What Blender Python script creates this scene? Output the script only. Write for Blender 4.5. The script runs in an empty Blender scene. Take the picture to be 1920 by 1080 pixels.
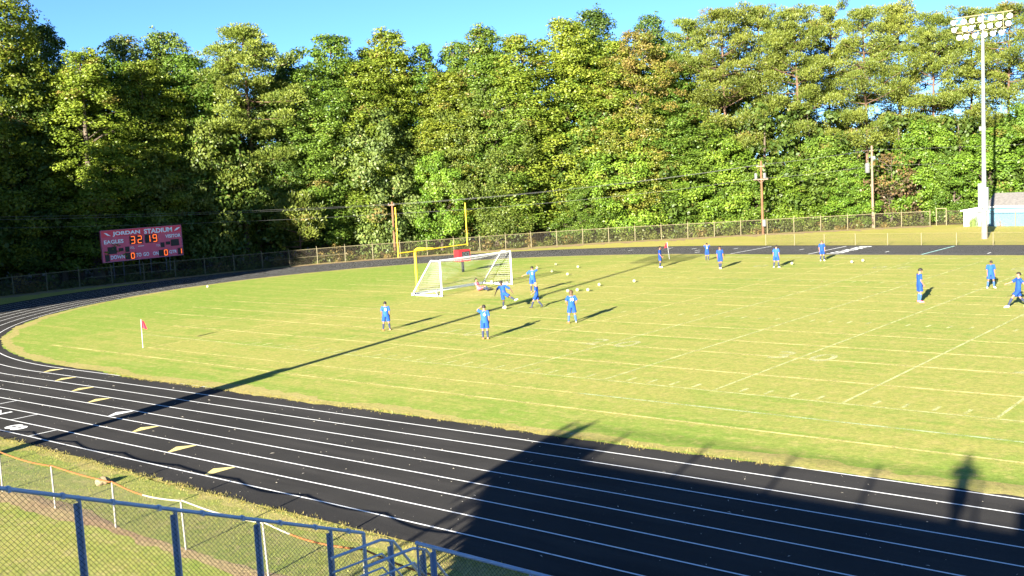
import bpy, bmesh, math, random
import numpy as np
from mathutils import Vector, Matrix

random.seed(7)
scene = bpy.context.scene
col = scene.collection
R = math.radians

# ------------------------------------------------------------------ camera
cam_d = bpy.data.cameras.new('camera')
cam = bpy.data.objects.new('camera', cam_d)
col.objects.link(cam)
_fw = Vector((-0.645168, 0.757090, -0.102823)).normalized()
_rt = Vector((0.763649, 0.643280, -0.055057)).normalized()
_up = _rt.cross(_fw)
_m = Matrix(((_rt.x, _up.x, -_fw.x, 17.753), (_rt.y, _up.y, -_fw.y, -31.077), (_rt.z, _up.z, -_fw.z, 7.568), (0, 0, 0, 1)))
cam.matrix_world = _m
cam_d.sensor_width = 36.0
cam_d.lens = 36.71
cam_d.clip_start = 0.1
cam_d.clip_end = 6000
scene.camera = cam

# ------------------------------------------------------------------ sky, sun, exposure
SUN_EL = 15.0
SUN_AZ = (0.232, -0.973)            # horizontal direction towards the sun
world = bpy.data.worlds.new('World')
scene.world = world
world.use_nodes = True
wn = world.node_tree
wn.nodes.clear()
sky = wn.nodes.new('ShaderNodeTexSky')
sky.sky_type = 'NISHITA'
sky.sun_disc = False
sky.sun_elevation = R(SUN_EL)
sky.sun_rotation = math.atan2(SUN_AZ[0], SUN_AZ[1])
sky.air_density = 0.54
sky.dust_density = 0.0
sky.ozone_density = 5.4
bg = wn.nodes.new('ShaderNodeBackground')
bg.inputs['Strength'].default_value = 0.05
wo = wn.nodes.new('ShaderNodeOutputWorld')
wn.links.new(sky.outputs[0], bg.inputs[0])
wn.links.new(bg.outputs[0], wo.inputs[0])

sun_d = bpy.data.lights.new('sun', 'SUN')
sun_d.energy = 5.0
sun_d.angle = R(0.5)
sun_d.color = (1.0, 0.93, 0.80)
sun = bpy.data.objects.new('sun', sun_d)
col.objects.link(sun)
_sd = Vector((SUN_AZ[0] * math.cos(R(SUN_EL)), SUN_AZ[1] * math.cos(R(SUN_EL)), math.sin(R(SUN_EL)))).normalized()
sun.rotation_euler = _sd.to_track_quat('Z', 'Y').to_euler()
sun.location = _sd * 200

scene.view_settings.view_transform = 'Standard'
scene.view_settings.look = 'None'
scene.view_settings.gamma = 1.0
scene.view_settings.use_curve_mapping = False
scene.view_settings.exposure = 2.70
scene.render.engine = 'CYCLES'
scene.cycles.max_bounces = 6
scene.cycles.transparent_max_bounces = 12

# ------------------------------------------------------------------ node helpers
class NT:
    def __init__(s, name):
        s.m = bpy.data.materials.new(name)
        s.m.use_nodes = True
        s.t = s.m.node_tree
        s.t.nodes.clear()
        s.out = s.t.nodes.new('ShaderNodeOutputMaterial')
    def n(s, typ, **kw):
        nd = s.t.nodes.new(typ)
        for k, v in kw.items():
            if k in nd.inputs:
                s.put(nd.inputs[k], v)
            else:
                setattr(nd, k, v)
        return nd
    def put(s, sock, v):
        if hasattr(v, 'is_output') or isinstance(v, bpy.types.NodeSocket):
            s.t.links.new(v, sock)
        else:
            if isinstance(v, tuple) and len(v) == 3 and len(sock.default_value) == 4:
                v = v + (1.0,)
            sock.default_value = v
    def pos(s):
        return s.n('ShaderNodeNewGeometry').outputs['Position']
    def map(s, v, scale=(1, 1, 1), loc=(0, 0, 0)):
        nd = s.n('ShaderNodeMapping')
        s.put(nd.inputs['Vector'], v)
        nd.inputs['Scale'].default_value = scale
        nd.inputs['Location'].default_value = loc
        return nd.outputs[0]
    def noise(s, v, scale, detail=3.0, rough=0.55):
        nd = s.n('ShaderNodeTexNoise')
        s.put(nd.inputs['Vector'], v)
        nd.inputs['Scale'].default_value = scale
        nd.inputs['Detail'].default_value = detail
        nd.inputs['Roughness'].default_value = rough
        return nd.outputs['Fac']
    def ramp(s, f, lo, hi, a=0.0, b=1.0):
        nd = s.n('ShaderNodeMapRange')
        s.put(nd.inputs[0], f)
        nd.inputs[1].default_value = lo
        nd.inputs[2].default_value = hi
        nd.inputs[3].default_value = a
        nd.inputs[4].default_value = b
        nd.clamp = True
        return nd.outputs[0]
    def math(s, op, a, b=0.0):
        nd = s.n('ShaderNodeMath')
        nd.operation = op
        s.put(nd.inputs[0], a)
        s.put(nd.inputs[1], b)
        return nd.outputs[0]
    def mix(s, f, a, b, mode='MIX'):
        nd = s.n('ShaderNodeMix')
        nd.data_type = 'RGBA'
        nd.blend_type = mode
        s.put(nd.inputs[0], f)
        s.put(nd.inputs[6], a)
        s.put(nd.inputs[7], b)
        return nd.outputs[2]
    def bump(s, h, strength=0.3, dist=0.02):
        nd = s.n('ShaderNodeBump')
        nd.inputs['Strength'].default_value = strength
        nd.inputs['Distance'].default_value = dist
        s.put(nd.inputs['Height'], h)
        return nd.outputs[0]
    def bsdf(s, colr, rough=0.7, metal=0.0, normal=None, spec=0.5, emit=None, estr=0.0):
        nd = s.n('ShaderNodeBsdfPrincipled')
        s.put(nd.inputs['Base Color'], colr)
        s.put(nd.inputs['Roughness'], rough)
        nd.inputs['Metallic'].default_value = metal
        nd.inputs['Specular IOR Level'].default_value = spec
        if normal is not None:
            s.put(nd.inputs['Normal'], normal)
        if emit is not None:
            s.put(nd.inputs['Emission Color'], emit)
            nd.inputs['Emission Strength'].default_value = estr
        return nd.outputs[0]
    def done(s, sh):
        s.t.links.new(sh, s.out.inputs['Surface'])
        return s.m

MATS = {}
def plain(name, c, rough=0.6, metal=0.0, spec=0.4, var=0.12, scale=6.0, bump=0.0):
    if name in MATS:
        return MATS[name]
    t = NT(name)
    co = t.n('ShaderNodeTexCoord').outputs['Object']
    f = t.noise(co, scale, 4)
    dark = tuple(x * (1 - var) for x in c)
    lite = tuple(min(1, x * (1 + var)) for x in c)
    cc = t.mix(t.ramp(f, 0.3, 0.7), dark, lite)
    nrm = t.bump(t.noise(co, scale * 8, 3), bump, 0.01) if bump else None
    MATS[name] = t.done(t.bsdf(cc, rough, metal, nrm, spec))
    return MATS[name]

# ---- grass of the playing field
def grass_material(name, green, yellow, tan, field=True):
    t = NT(name)
    P = t.pos()
    sx = t.n('ShaderNodeSeparateXYZ')
    t.put(sx.inputs[0], P)
    X, Y = sx.outputs[0], sx.outputs[1]
    big = t.noise(P, 0.09, 4, 0.6)
    mid = t.noise(P, 0.55, 4, 0.6)
    strk = t.noise(t.map(P, (0.25, 1.6, 1)), 0.7, 4, 0.65)
    fine = t.noise(P, 7.0, 3, 0.7)
    vfine = t.noise(P, 34.0, 2, 0.7)
    if field:
        # the end behind the goal and the near verge were watered and are greener
        gx = t.ramp(X, -46.0, -30.0, 0.85, 0.0)
        gy = t.ramp(Y, -6.5, -3.0, 0.6, 0.0)
        g = t.math('ADD', gx, gy)
        g2 = t.math('ADD', g, t.ramp(big, 0.3, 0.7, -0.3, 0.45))
        f = t.math('ADD', g2, t.ramp(mid, 0.35, 0.65, -0.25, 0.3))
        f = t.math('ADD', f, t.ramp(strk, 0.3, 0.7, -0.3, 0.3))
        lng = t.noise(t.map(P, (0.035, 2.1, 1)), 0.8, 3, 0.6)
        f = t.math('ADD', f, t.ramp(lng, 0.36, 0.64, -0.4, 0.4))
        mow = t.math('SINE', t.math('MULTIPLY', X, 6.2832 / 9.144))
        f = t.math('ADD', f, t.math('MULTIPLY', mow, 0.10))
    else:
        f = t.math('ADD', t.ramp(big, 0.35, 0.65, -0.1, 0.7), t.ramp(mid, 0.35, 0.65, -0.2, 0.4))
    c = t.mix(t.ramp(f, 0.0, 1.0), yellow, green)
    c = t.mix(t.ramp(strk, 0.56, 0.74, 0.0, 0.55), c, tan)
    if field:                                   # turf worn thin in the goalmouth
        wx = t.math('DIVIDE', t.math('SUBTRACT', X, -29.2), 3.2)
        wy = t.math('DIVIDE', t.math('SUBTRACT', Y, 22.7), 5.5)
        rr2 = t.math('ADD', t.math('MULTIPLY', wx, wx), t.math('MULTIPLY', wy, wy))
        c = t.mix(t.math('MULTIPLY', t.ramp(rr2, 0.15, 1.0, 0.75, 0.0), t.ramp(mid, 0.3, 0.6, 0.4, 1.0)), c, tan)
    pat = t.noise(P, 2.3, 4, 0.65)
    c = t.mix(t.ramp(pat, 0.52, 0.68, 0.0, 0.65), c, tan)
    c = t.mix(t.ramp(pat, 0.32, 0.48, 0.75, 0.0), c, t.mix(0.6, c, green))
    c = t.mix(t.ramp(fine, 0.32, 0.62, 0.6, 0.0), c, t.mix(0.6, c, (0.03, 0.07, 0.0)))
    c = t.mix(t.ramp(vfine, 0.35, 0.65, 0.4, 0.0), c, t.mix(0.55, c, (0.04, 0.07, 0.0)))
    c = t.mix(t.ramp(vfine, 0.58, 0.75, 0.0, 0.5), c, t.mix(0.5, c, (0.6, 0.55, 0.22)))
    h = t.math('ADD', t.math('MULTIPLY', fine, 0.6), vfine)
    return t.done(t.bsdf(c, 0.85, 0, t.bump(h, 0.55, 0.035), 0.15))

M_FIELD = grass_material('field_grass', (0.215, 0.310, 0.042), (0.365, 0.348, 0.082), (0.48, 0.385, 0.13))
M_LAWN = grass_material('dry_lawn', (0.34, 0.34, 0.06), (0.44, 0.37, 0.10), (0.48, 0.35, 0.13), False)
M_NEAR = grass_material('near_lawn_grass', (0.20, 0.27, 0.045), (0.34, 0.32, 0.09), (0.42, 0.33, 0.15), False)

def soil(name, a, b, sc=0.6):
    t = NT(name)
    P = t.pos()
    f = t.noise(P, sc, 5, 0.65)
    g = t.noise(P, 9.0, 3, 0.7)
    c = t.mix(t.ramp(f, 0.35, 0.65), a, b)
    c = t.mix(t.ramp(g, 0.3, 0.7, 0.0, 0.5), c, t.mix(0.5, c, (0.02, 0.015, 0.01)))
    return t.done(t.bsdf(c, 0.95, 0, t.bump(g, 0.6, 0.05), 0.1))
M_DIRT = soil('bare_dirt', (0.28, 0.19, 0.11), (0.34, 0.27, 0.13))
M_FLOOR = soil('leaf_litter', (0.07, 0.05, 0.025), (0.12, 0.09, 0.04))

# ---- track
def track_material():
    t = NT('black_track_surface')
    P = t.pos()
    big = t.noise(P, 0.3, 4)
    strk = t.noise(t.map(P, (0.15, 1.2, 1)), 1.0, 3)
    fine = t.noise(P, 60.0, 2, 0.8)
    spk = t.n('ShaderNodeTexVoronoi')
    t.put(spk.inputs['Vector'], P)
    spk.inputs['Scale'].default_value = 4.5
    sp = t.math('LESS_THAN', spk.outputs['Distance'], 0.05)
    c = t.mix(t.ramp(big, 0.3, 0.7), (0.034, 0.0325, 0.030), (0.050, 0.0475, 0.044))
    c = t.mix(t.ramp(strk, 0.5, 0.72, 0.0, 0.75), c, (0.062, 0.058, 0.053))
    c = t.mix(t.ramp(fine, 0.35, 0.65, 0.0, 0.6), c, t.mix(0.6, c, (0.005, 0.005, 0.005)))
    c = t.mix(t.math('MULTIPLY', sp, 0.35), c, (0.25, 0.22, 0.18))
    return t.done(t.bsdf(c, 0.9, 0, t.bump(fine, 0.5, 0.008), 0.05))
M_TRACK = track_material()

def paint(name, c, wear_lo=0.32, wear_hi=0.5, scale=2.5, keep=0.0, rough=0.7):
    t = NT(name)
    P = t.pos()
    f = t.noise(P, scale, 5, 0.7)
    g = t.noise(P, scale * 14, 2, 0.7)
    a = t.ramp(t.math('ADD', t.math('MULTIPLY', f, 0.6), t.math('MULTIPLY', g, 0.4)), wear_lo, wear_hi, keep, 1.0)
    tr = t.n('ShaderNodeBsdfTransparent').outputs[0]
    mx = t.n('ShaderNodeMixShader')
    t.put(mx.inputs[0], a)
    t.t.links.new(tr, mx.inputs[1])
    t.t.links.new(t.bsdf(c, rough, 0, None, 0.2), mx.inputs[2])
    return t.done(mx.outputs[0])
M_LINE = paint('white_track_paint', (0.78, 0.78, 0.74), 0.22, 0.36, 3.0, 0.45)
M_YEL = paint('yellow_track_paint', (0.62, 0.52, 0.20), 0.2, 0.35, 3.0, 0.5)
M_TEAL = paint('aqua_track_paint', (0.35, 0.62, 0.55), 0.25, 0.45, 3.0, 0.4)
M_CHALK = paint('faded_field_paint', (0.54, 0.55, 0.23), 0.38, 0.60, 1.2, 0.15)
M_BLUECHALK = paint('blue_white_field_paint', (0.46, 0.55, 0.30), 0.40, 0.62, 1.2, 0.12)
M_WORN = paint('dead_grass_line', (0.58, 0.50, 0.18), 0.36, 0.58, 0.8, 0.2)
M_NUM = paint('field_number_paint', (0.52, 0.51, 0.24), 0.40, 0.64, 2.0, 0.10)

M_GALV = plain('galvanised_steel', (0.42, 0.43, 0.42), 0.45, 0.6, 0.5, 0.15, 5.0)
M_POSTY = plain('sun_bleached_fence_pipe', (0.15, 0.13, 0.07), 0.6, 0.1, 0.3, 0.2, 3.0)
M_WIRE = plain('chain_link_wire', (0.045, 0.045, 0.042), 0.7, 0.0, 0.2, 0.1)
M_WIREFAR = plain('weathered_chain_link', (0.10, 0.085, 0.06), 0.7, 0.2, 0.3, 0.1)
M_ALU = plain('aluminium', (0.36, 0.39, 0.42), 0.4, 0.7, 0.5, 0.1, 4.0)
M_WHITE = plain('white_goal_paint', (0.68, 0.68, 0.66), 0.45, 0, 0.4, 0.06, 3.0)
M_NET = plain('white_net_cord', (0.50, 0.50, 0.47), 0.8)
M_YPOST = plain('yellow_goalpost_paint', (0.62, 0.42, 0.02), 0.45, 0, 0.4, 0.1, 3.0)
M_RED = plain('red_paint', (0.40, 0.015, 0.02), 0.45)
M_DARKPANEL = plain('dark_display_panel', (0.012, 0.013, 0.015), 0.5)
M_BARK = plain('grey_brown_bark', (0.085, 0.066, 0.048), 0.9, 0, 0.2, 0.4, 1.5, 0.6)
M_PBARK = plain('reddish_pine_bark', (0.10, 0.062, 0.040), 0.9, 0, 0.2, 0.4, 1.5, 0.6)
M_WOOD = plain('utility_pole_wood', (0.13, 0.068, 0.035), 0.85, 0, 0.2, 0.25, 2.0, 0.4)
M_WOODG = plain('weathered_pole_wood', (0.17, 0.12, 0.085), 0.85, 0, 0.2, 0.25, 2.0, 0.4)
M_CABLE = plain('pale_cable', (0.12, 0.12, 0.11), 0.6)

# ------------------------------------------------------------------ mesh helpers
def tag(o, label=None, cat=None, group=None, kind=None):
    if label: o['label'] = label
    if cat: o['category'] = cat
    if group: o['group'] = group
    if kind: o['kind'] = kind
    return o
def empty(name, loc=(0, 0, 0), rz=0.0):
    o = bpy.data.objects.new(name, None)
    col.objects.link(o)
    o.location = loc
    o.rotation_euler = (0, 0, rz)
    o.empty_display_size = 0.3
    return o
def link(name, me, parent=None):
    o = bpy.data.objects.new(name, me)
    col.objects.link(o)
    if parent is not None:
        o.parent = parent
    return o
def np_mesh(name, V, F, mats, midx=None, smooth=False):
    """V (n,3), F (m,k) all same k"""
    V = np.asarray(V, dtype=np.float32)
    F = np.asarray(F, dtype=np.int32)
    me = bpy.data.meshes.new(name)
    k = F.shape[1]
    me.vertices.add(len(V))
    me.vertices.foreach_set('co', V.ravel())
    me.loops.add(F.size)
    me.loops.foreach_set('vertex_index', F.ravel())
    me.polygons.add(len(F))
    me.polygons.foreach_set('loop_start', np.arange(0, F.size, k, dtype=np.int32))
    me.polygons.foreach_set('loop_total', np.full(len(F), k, dtype=np.int32))
    if midx is not None:
        me.polygons.foreach_set('material_index', np.asarray(midx, dtype=np.int32))
    if smooth:
        me.polygons.foreach_set('use_smooth', np.ones(len(F), dtype=bool))
    for m in (mats if isinstance(mats, (list, tuple)) else [mats]):
        me.materials.append(m)
    me.update()
    me.validate()
    return me

class MB:
    def __init__(s):
        s.v, s.f, s.mi, s.sm = [], [], [], []
    def add(s, vs, fs, mi=0, smooth=False):
        b = len(s.v)
        s.v += [tuple(v) for v in vs]
        for f in fs:
            s.f.append(tuple(b + i for i in f)); s.mi.append(mi); s.sm.append(smooth)
        return s
    def box(s, c, d, mi=0, rot=None):
        hx, hy, hz = d[0] / 2, d[1] / 2, d[2] / 2
        vs = [Vector((x, y, z)) for z in (-hz, hz) for y in (-hy, hy) for x in (-hx, hx)]
        if rot is not None:
            vs = [rot @ v for v in vs]
        vs = [v + Vector(c) for v in vs]
        return s.add(vs, [(0, 2, 3, 1), (4, 5, 7, 6), (0, 1, 5, 4), (2, 6, 7, 3), (0, 4, 6, 2), (1, 3, 7, 5)], mi)
    def tube(s, pts, rad, n=8, mi=0, caps=True, flat=None, axis=None):
        """loft along points; rad float / list / list of (rx, ry) with optional side axis"""
        pts = [Vector(p) for p in pts]
        m = len(pts)
        if not isinstance(rad, (list, tuple)):
            rad = [rad] * m
        rings = []
        prev = None
        for i, p in enumerate(pts):
            d = (pts[min(i + 1, m - 1)] - pts[max(i - 1, 0)])
            d = d.normalized() if d.length > 1e-9 else Vector((0, 0, 1))
            if axis is not None:
                a = Vector(axis) - d * Vector(axis).dot(d)
            elif prev is None:
                a = Vector((1, 0, 0)) if abs(d.x) < 0.8 else Vector((0, 1, 0))
                a = a - d * a.dot(d)
            else:
                a = prev - d * prev.dot(d)
            a.normalize()
            prev = a
            b = d.cross(a)
            rr = rad[i] if isinstance(rad[i], (list, tuple)) else (rad[i], rad[i])
            rings.append([p + a * (rr[0] * math.cos(2 * math.pi * k / n)) + b * (rr[1] * math.sin(2 * math.pi * k / n)) for k in range(n)])
        vs = [v for r in rings for v in r]
        fs = []
        for i in range(m - 1):
            for k in range(n):
                fs.append((i * n + k, i * n + (k + 1) % n, (i + 1) * n + (k + 1) % n, (i + 1) * n + k))
        s.add(vs, fs, mi, True)
        if caps:
            s.add(rings[0], [tuple(range(n - 1, -1, -1))], mi)
            s.add(rings[-1], [tuple(range(n))], mi)
        return s
    def sphere(s, c, r, nu=10, nv=7, mi=0, keep=None):
        c = Vector(c)
        rr = r if isinstance(r, (list, tuple)) else (r, r, r)
        vs, fs = [], []
        for j in range(nv + 1):
            th = math.pi * j / nv
            for i in range(nu):
                ph = 2 * math.pi * i / nu
                vs.append(c + Vector((rr[0] * math.sin(th) * math.cos(ph), rr[1] * math.sin(th) * math.sin(ph), rr[2] * math.cos(th))))
        for j in range(nv):
            for i in range(nu):
                q = (j * nu + i, (j + 1) * nu + i, (j + 1) * nu + (i + 1) % nu, j * nu + (i + 1) % nu)
                if keep:
                    cc = sum((vs[k] - c for k in q), Vector()) / 4
                    if not keep(cc):
                        continue
                fs.append(q)
        return s.add(vs, fs, mi, True)
    def build(s, name, mats, parent=None):
        me = bpy.data.meshes.new(name)
        me.from_pydata([tuple(v) for v in s.v], [], s.f)
        for m in (mats if isinstance(mats, (list, tuple)) else [mats]):
            me.materials.append(m)
        me.polygons.foreach_set('material_index', s.mi)
        me.polygons.foreach_set('use_smooth', s.sm)
        me.validate()
        me.update()
        return link(name, me, parent)

def poly_sheet(name, outer, z, mat, hole=None, parent=None):
    bm = bmesh.new()
    vs = [bm.verts.new((x, y, z)) for x, y in outer]
    bm.faces.new(vs)
    bmesh.ops.triangulate(bm, faces=bm.faces[:])
    me = bpy.data.meshes.new(name)
    bm.to_mesh(me)
    bm.free()
    me.materials.append(mat)
    if me.polygons and me.polygons[0].normal.z < 0:
        me.flip_normals()
    return link(name, me, parent)

def text_mesh(txt, size, extrude=0.0, offset=0.0, align='CENTER', sx=1.0):
    cu = bpy.data.curves.new('txt', 'FONT')
    cu.body = txt
    cu.size = size
    cu.extrude = extrude
    cu.offset = offset
    cu.align_x = align
    cu.align_y = 'CENTER'
    cu.resolution_u = 3
    ob = bpy.data.objects.new('txt', cu)
    col.objects.link(ob)
    dg = bpy.context.evaluated_depsgraph_get()
    me = bpy.data.meshes.new_from_object(ob.evaluated_get(dg))
    bpy.data.objects.remove(ob)
    bpy.data.curves.remove(cu)
    if sx != 1.0:
        for v in me.vertices:
            v.co.x *= sx
    return me

def segs_mesh(name, A, B, r, mat, n=3):
    """thin prisms from A[i] to B[i]"""
    A = np.asarray(A, float); B = np.asarray(B, float)
    d = B - A
    L = np.linalg.norm(d, axis=1, keepdims=True)
    d = d / np.maximum(L, 1e-9)
    ref = np.where(np.abs(d[:, 2:3]) < 0.9, np.array([[0, 0, 1.0]]), np.array([[1.0, 0, 0]]))
    a = np.cross(d, ref); a /= np.linalg.norm(a, axis=1, keepdims=True)
    b = np.cross(d, a)
    V = []
    for P in (A, B):
        for k in range(n):
            an = 2 * math.pi * k / n
            V.append(P + r * (a * math.cos(an) + b * math.sin(an)))
    V = np.stack(V, 1)          # (m, 2n, 3)
    m = len(A)
    base = (np.arange(m) * 2 * n)[:, None]
    F = []
    for k in range(n):
        F.append(np.concatenate([base + k, base + (k + 1) % n, base + n + (k + 1) % n, base + n + k], 1))
    F = np.concatenate(F, 0)
    return np_mesh(name, V.reshape(-1, 3), F, mat)

def chain_link(name, path, h, pitch, r, mat, parent, zb=None, lift=0.04):
    """diagonal wires over a strip that follows path [(x,y,zbase)], height h"""
    P = [Vector(p) for p in path]
    S = [0.0]
    for a, b in zip(P[:-1], P[1:]):
        S.append(S[-1] + math.hypot(b.x - a.x, b.y - a.y))
    L = S[-1]
    Sx = np.array(S); X = np.array([p.x for p in P]); Y = np.array([p.y for p in P]); Z = np.array([p.z for p in P])
    step = pitch * 1.414
    s0 = np.arange(-h, L, step)
    A, B = [], []
    def pt(s, t):
        return np.stack([np.interp(s, Sx, X), np.interp(s, Sx, Y), np.interp(s, Sx, Z) + lift + t * (h - lift) / h], 1)
    for sg in (0, 1):
        lo = np.clip(s0, 0, L); hi = np.clip(s0 + h, 0, L)
        ok = hi - lo > 0.02
        lo, hi, b0 = lo[ok], hi[ok], s0[ok]
        tl, th = lo - b0, hi - b0
        if sg:
            tl, th = h - tl, h - th
        # split where the path bends so wires stay in the plane
        for k in range(len(S) - 1):
            a = np.clip(lo, S[k], S[k + 1]); b = np.clip(hi, S[k], S[k + 1])
            o2 = b - a > 1e-3
            if not o2.any():
                continue
            w = (hi - lo)[o2]
            ta = tl[o2] + (th - tl)[o2] * (a[o2] - lo[o2]) / w
            tb = tl[o2] + (th - tl)[o2] * (b[o2] - lo[o2]) / w
            A.append(pt(a[o2], ta)); B.append(pt(b[o2], tb))
    return link(name, segs_mesh(name, np.concatenate(A), np.concatenate(B), r, mat), parent)

# ------------------------------------------------------------------ ground
FENCE = [(-73.0, -30), (-73.4, -12), (-73.5, 4), (-73.6, 11), (-73.4, 16), (-72.6, 20), (-71.6, 24), (-70.7, 28), (-69.6, 32), (-68.6, 36), (-67, 40),
         (-64.6, 44), (-62, 48), (-59.5, 52), (-57, 56), (-54.3, 60), (-50.5, 64.3), (-45.5, 68.6), (-40.8, 72.2), (-37, 75.4),
         (-32.5, 78.9), (-28.4, 82), (-24.6, 85), (-20.9, 86.8)]
def quad_sheet(name, x0, y0, x1, y1, z, mat, parent=None):
    me = np_mesh(name, [(x0, y0, z), (x1, y0, z), (x1, y1, z), (x0, y1, z)], [(0, 1, 2, 3)], mat)
    return link(name, me, parent)
g = quad_sheet('ground', -2500, -2500, 2500, 2500, 0.0, M_LAWN)
tag(g, 'dry yellow green lawn around the track', kind='structure')

ff = [(x - 1.2, y + 0.6) for x, y in FENCE] + [(-12, 90.5), (40, 97), (120, 110), (120, 400), (-400, 400), (-400, -30)]
fo = poly_sheet('forest_floor', ff, 0.004, M_FLOOR)
tag(fo, 'dark leaf litter under the trees', kind='structure')

# ---- running track
LW = 1.005
XS = [-30.5, -20, -10, -2, 4, 12, 70]
YS = [-8.2, -7.8, -7.52, -7.28, -7.17, -7.12, -6.9]
CX, CY, RR, RU = -30.5, 22.4, 30.6, 29.2
def track_path(o, step=1.5, x_end=70.0):
    """points along offset o outside the innermost line, from the near straight round the bend to the far straight"""
    pts = []
    for x in np.arange(x_end, CX, -step):
        pts.append((float(x), float(np.interp(x, XS, YS)) - o))
    n = int(math.pi * (RR + o) / step)
    for i in range(n + 1):
        a = -math.pi / 2 - math.pi * i / n
        ry = (RR if math.sin(a) < 0 else RU) + o
        pts.append((CX + (RR + o) * math.cos(a), CY + ry * math.sin(a)))
    for x in np.arange(CX + step, x_end + 0.1, step):
        pts.append((float(x), CY + RU + o))
    return pts
def band(name, pa, pb, z, mat, parent=None):
    n = len(pa)
    V = [(x, y, z) for x, y in pa] + [(x, y, z) for x, y in pb]
    F = [(i, i + 1, n + i + 1, n + i) for i in range(n - 1)]
    me = np_mesh(name, V, F, mat)
    if me.polygons[0].normal.z < 0:
        me.flip_normals()
    return link(name, me, parent)
def tp(o, N=420):
    """resampled to N points so that two offsets pair up"""
    P = np.array(track_path(o))
    s = np.concatenate([[0], np.cumsum(np.hypot(*np.diff(P, axis=0).T))])
    # pair by section: use the same parameter of the base path
    return P
def paired(o1, o2, step=1.2):
    A, B = [], []
    for x in np.arange(70.0, CX, -step):
        y = float(np.interp(x, XS, YS))
        A.append((x, y - o1)); B.append((x, y - o2))
    n = 110
    for i in range(n + 1):
        a = -math.pi / 2 - math.pi * i / n
        ry = RR if math.sin(a) < 0 else RU
        A.append((CX + (RR + o1) * math.cos(a), CY + (ry + o1) * math.sin(a)))
        B.append((CX + (RR + o2) * math.cos(a), CY + (ry + o2) * math.sin(a)))
    for x in np.arange(CX + step, 70.1, step):
        A.append((x, CY + RU + o1)); B.append((x, CY + RU + o2))
    return A, B
A, B = paired(-1.2, 8.04 + 0.95)
trk = band('running_track', A, B, 0.008, M_TRACK)
tag(trk, 'black running track with white lane lines bending round the field', kind='structure')
for k in range(9):
    A, B = paired(k * LW - 0.026, k * LW + 0.026)
    band('lane_line', A, B, 0.012, M_LINE, trk)

def flat_poly(name, pts, z, mat, parent):
    me = bpy.data.meshes.new(name)
    me.from_pydata([(x, y, z) for x, y in pts], [], [tuple(range(len(pts)))])
    me.materials.append(mat)
    me.update()
    if me.polygons[0].normal.z < 0:
        me.flip_normals()
    return link(name, me, parent)
def ny(x, o):
    return float(np.interp(x, XS, YS)) - o
# yellow relay triangles, one in each lane
for k, x in enumerate((-29.4, -26.5, -23.3, -20.3, -17.1, -13.9, -10.3, -7.0)):
    o0, o1 = k * LW + 0.04, (k + 1) * LW - 0.04
    flat_poly('exchange_mark', [(x, ny(x, o1)), (x + 0.10, ny(x, o1)), (x + 0.12, ny(x, o0)), (x + 0.02, ny(x, o0)), (x - 0.34, ny(x, o0 + 0.42))],
              0.0125, M_LINE if k == 4 else M_YEL, trk)
# staggered start lines and lane numbers
for k, x in ((7, -16.75), (6, -20.05), (5, -23.6), (4, -27.0)):
    flat_poly('start_line', [(x, ny(x, k * LW)), (x + 0.06, ny(x, k * LW)), (x + 0.06, ny(x, (k + 1) * LW)), (x, ny(x, (k + 1) * LW))], 0.0125, M_LINE, trk)
def ground_text(name, txt, size, x, y, rot, z, mat, parent, off=0.0, sx=1.0):
    me = text_mesh(txt, size, 0, off, 'CENTER', sx)
    me.materials.clear()
    me.materials.append(mat)
    o = link(name, me, parent)
    o.location = (x, y, z)
    o.rotation_euler = (0, 0, rot)
    return o
ground_text('lane_number', '8', 1.25, -18.6, ny(-18.6, 7.5 * LW), -math.pi / 2, 0.0125, M_LINE, trk, 0.03)
ground_text('lane_number', '7', 1.25, -21.9, ny(-21.9, 6.5 * LW), -math.pi / 2, 0.0125, M_LINE, trk, 0.03)
ground_text('lane_number', '6', 1.25, -25.4, ny(-25.4, 5.5 * LW), -math.pi / 2, 0.0125, M_LINE, trk, 0.03)
FY = CY + RU
for x, m, w in ((-19.95, M_LINE, 0.12), (-10.6, M_TEAL, 0.14), (-27.2, M_LINE, 0.10)):
    flat_poly('cross_line', [(x, FY), (x + w, FY), (x + w, FY + 8 * LW), (x, FY + 8 * LW)], 0.0125, m, trk)
for k in range(8):
    ground_text('lane_number', str(k + 1), 1.5, -17.9, FY + (k + 0.5) * LW, math.pi / 2, 0.0125, M_LINE, trk, 0.05)
for x, k in ((-32.5, 3), (-34, 5), (-24.0, 2), (-22.6, 4), (-14.2, 2), (-6.0, 1), (-29.6, 5), (-31.4, 1), (-37, 6), (-40, 4)):
    a = 0.5 * LW + k * LW
    yy = FY + a - (0.012 * (x + 30.5) ** 2 if x < -30.5 else 0)
    flat_poly('lane_tick', [(x, yy - 0.45), (x + 0.1, yy - 0.45), (x + 0.1, yy + 0.45), (x, yy + 0.45)], 0.0125, M_LINE, trk)

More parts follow.
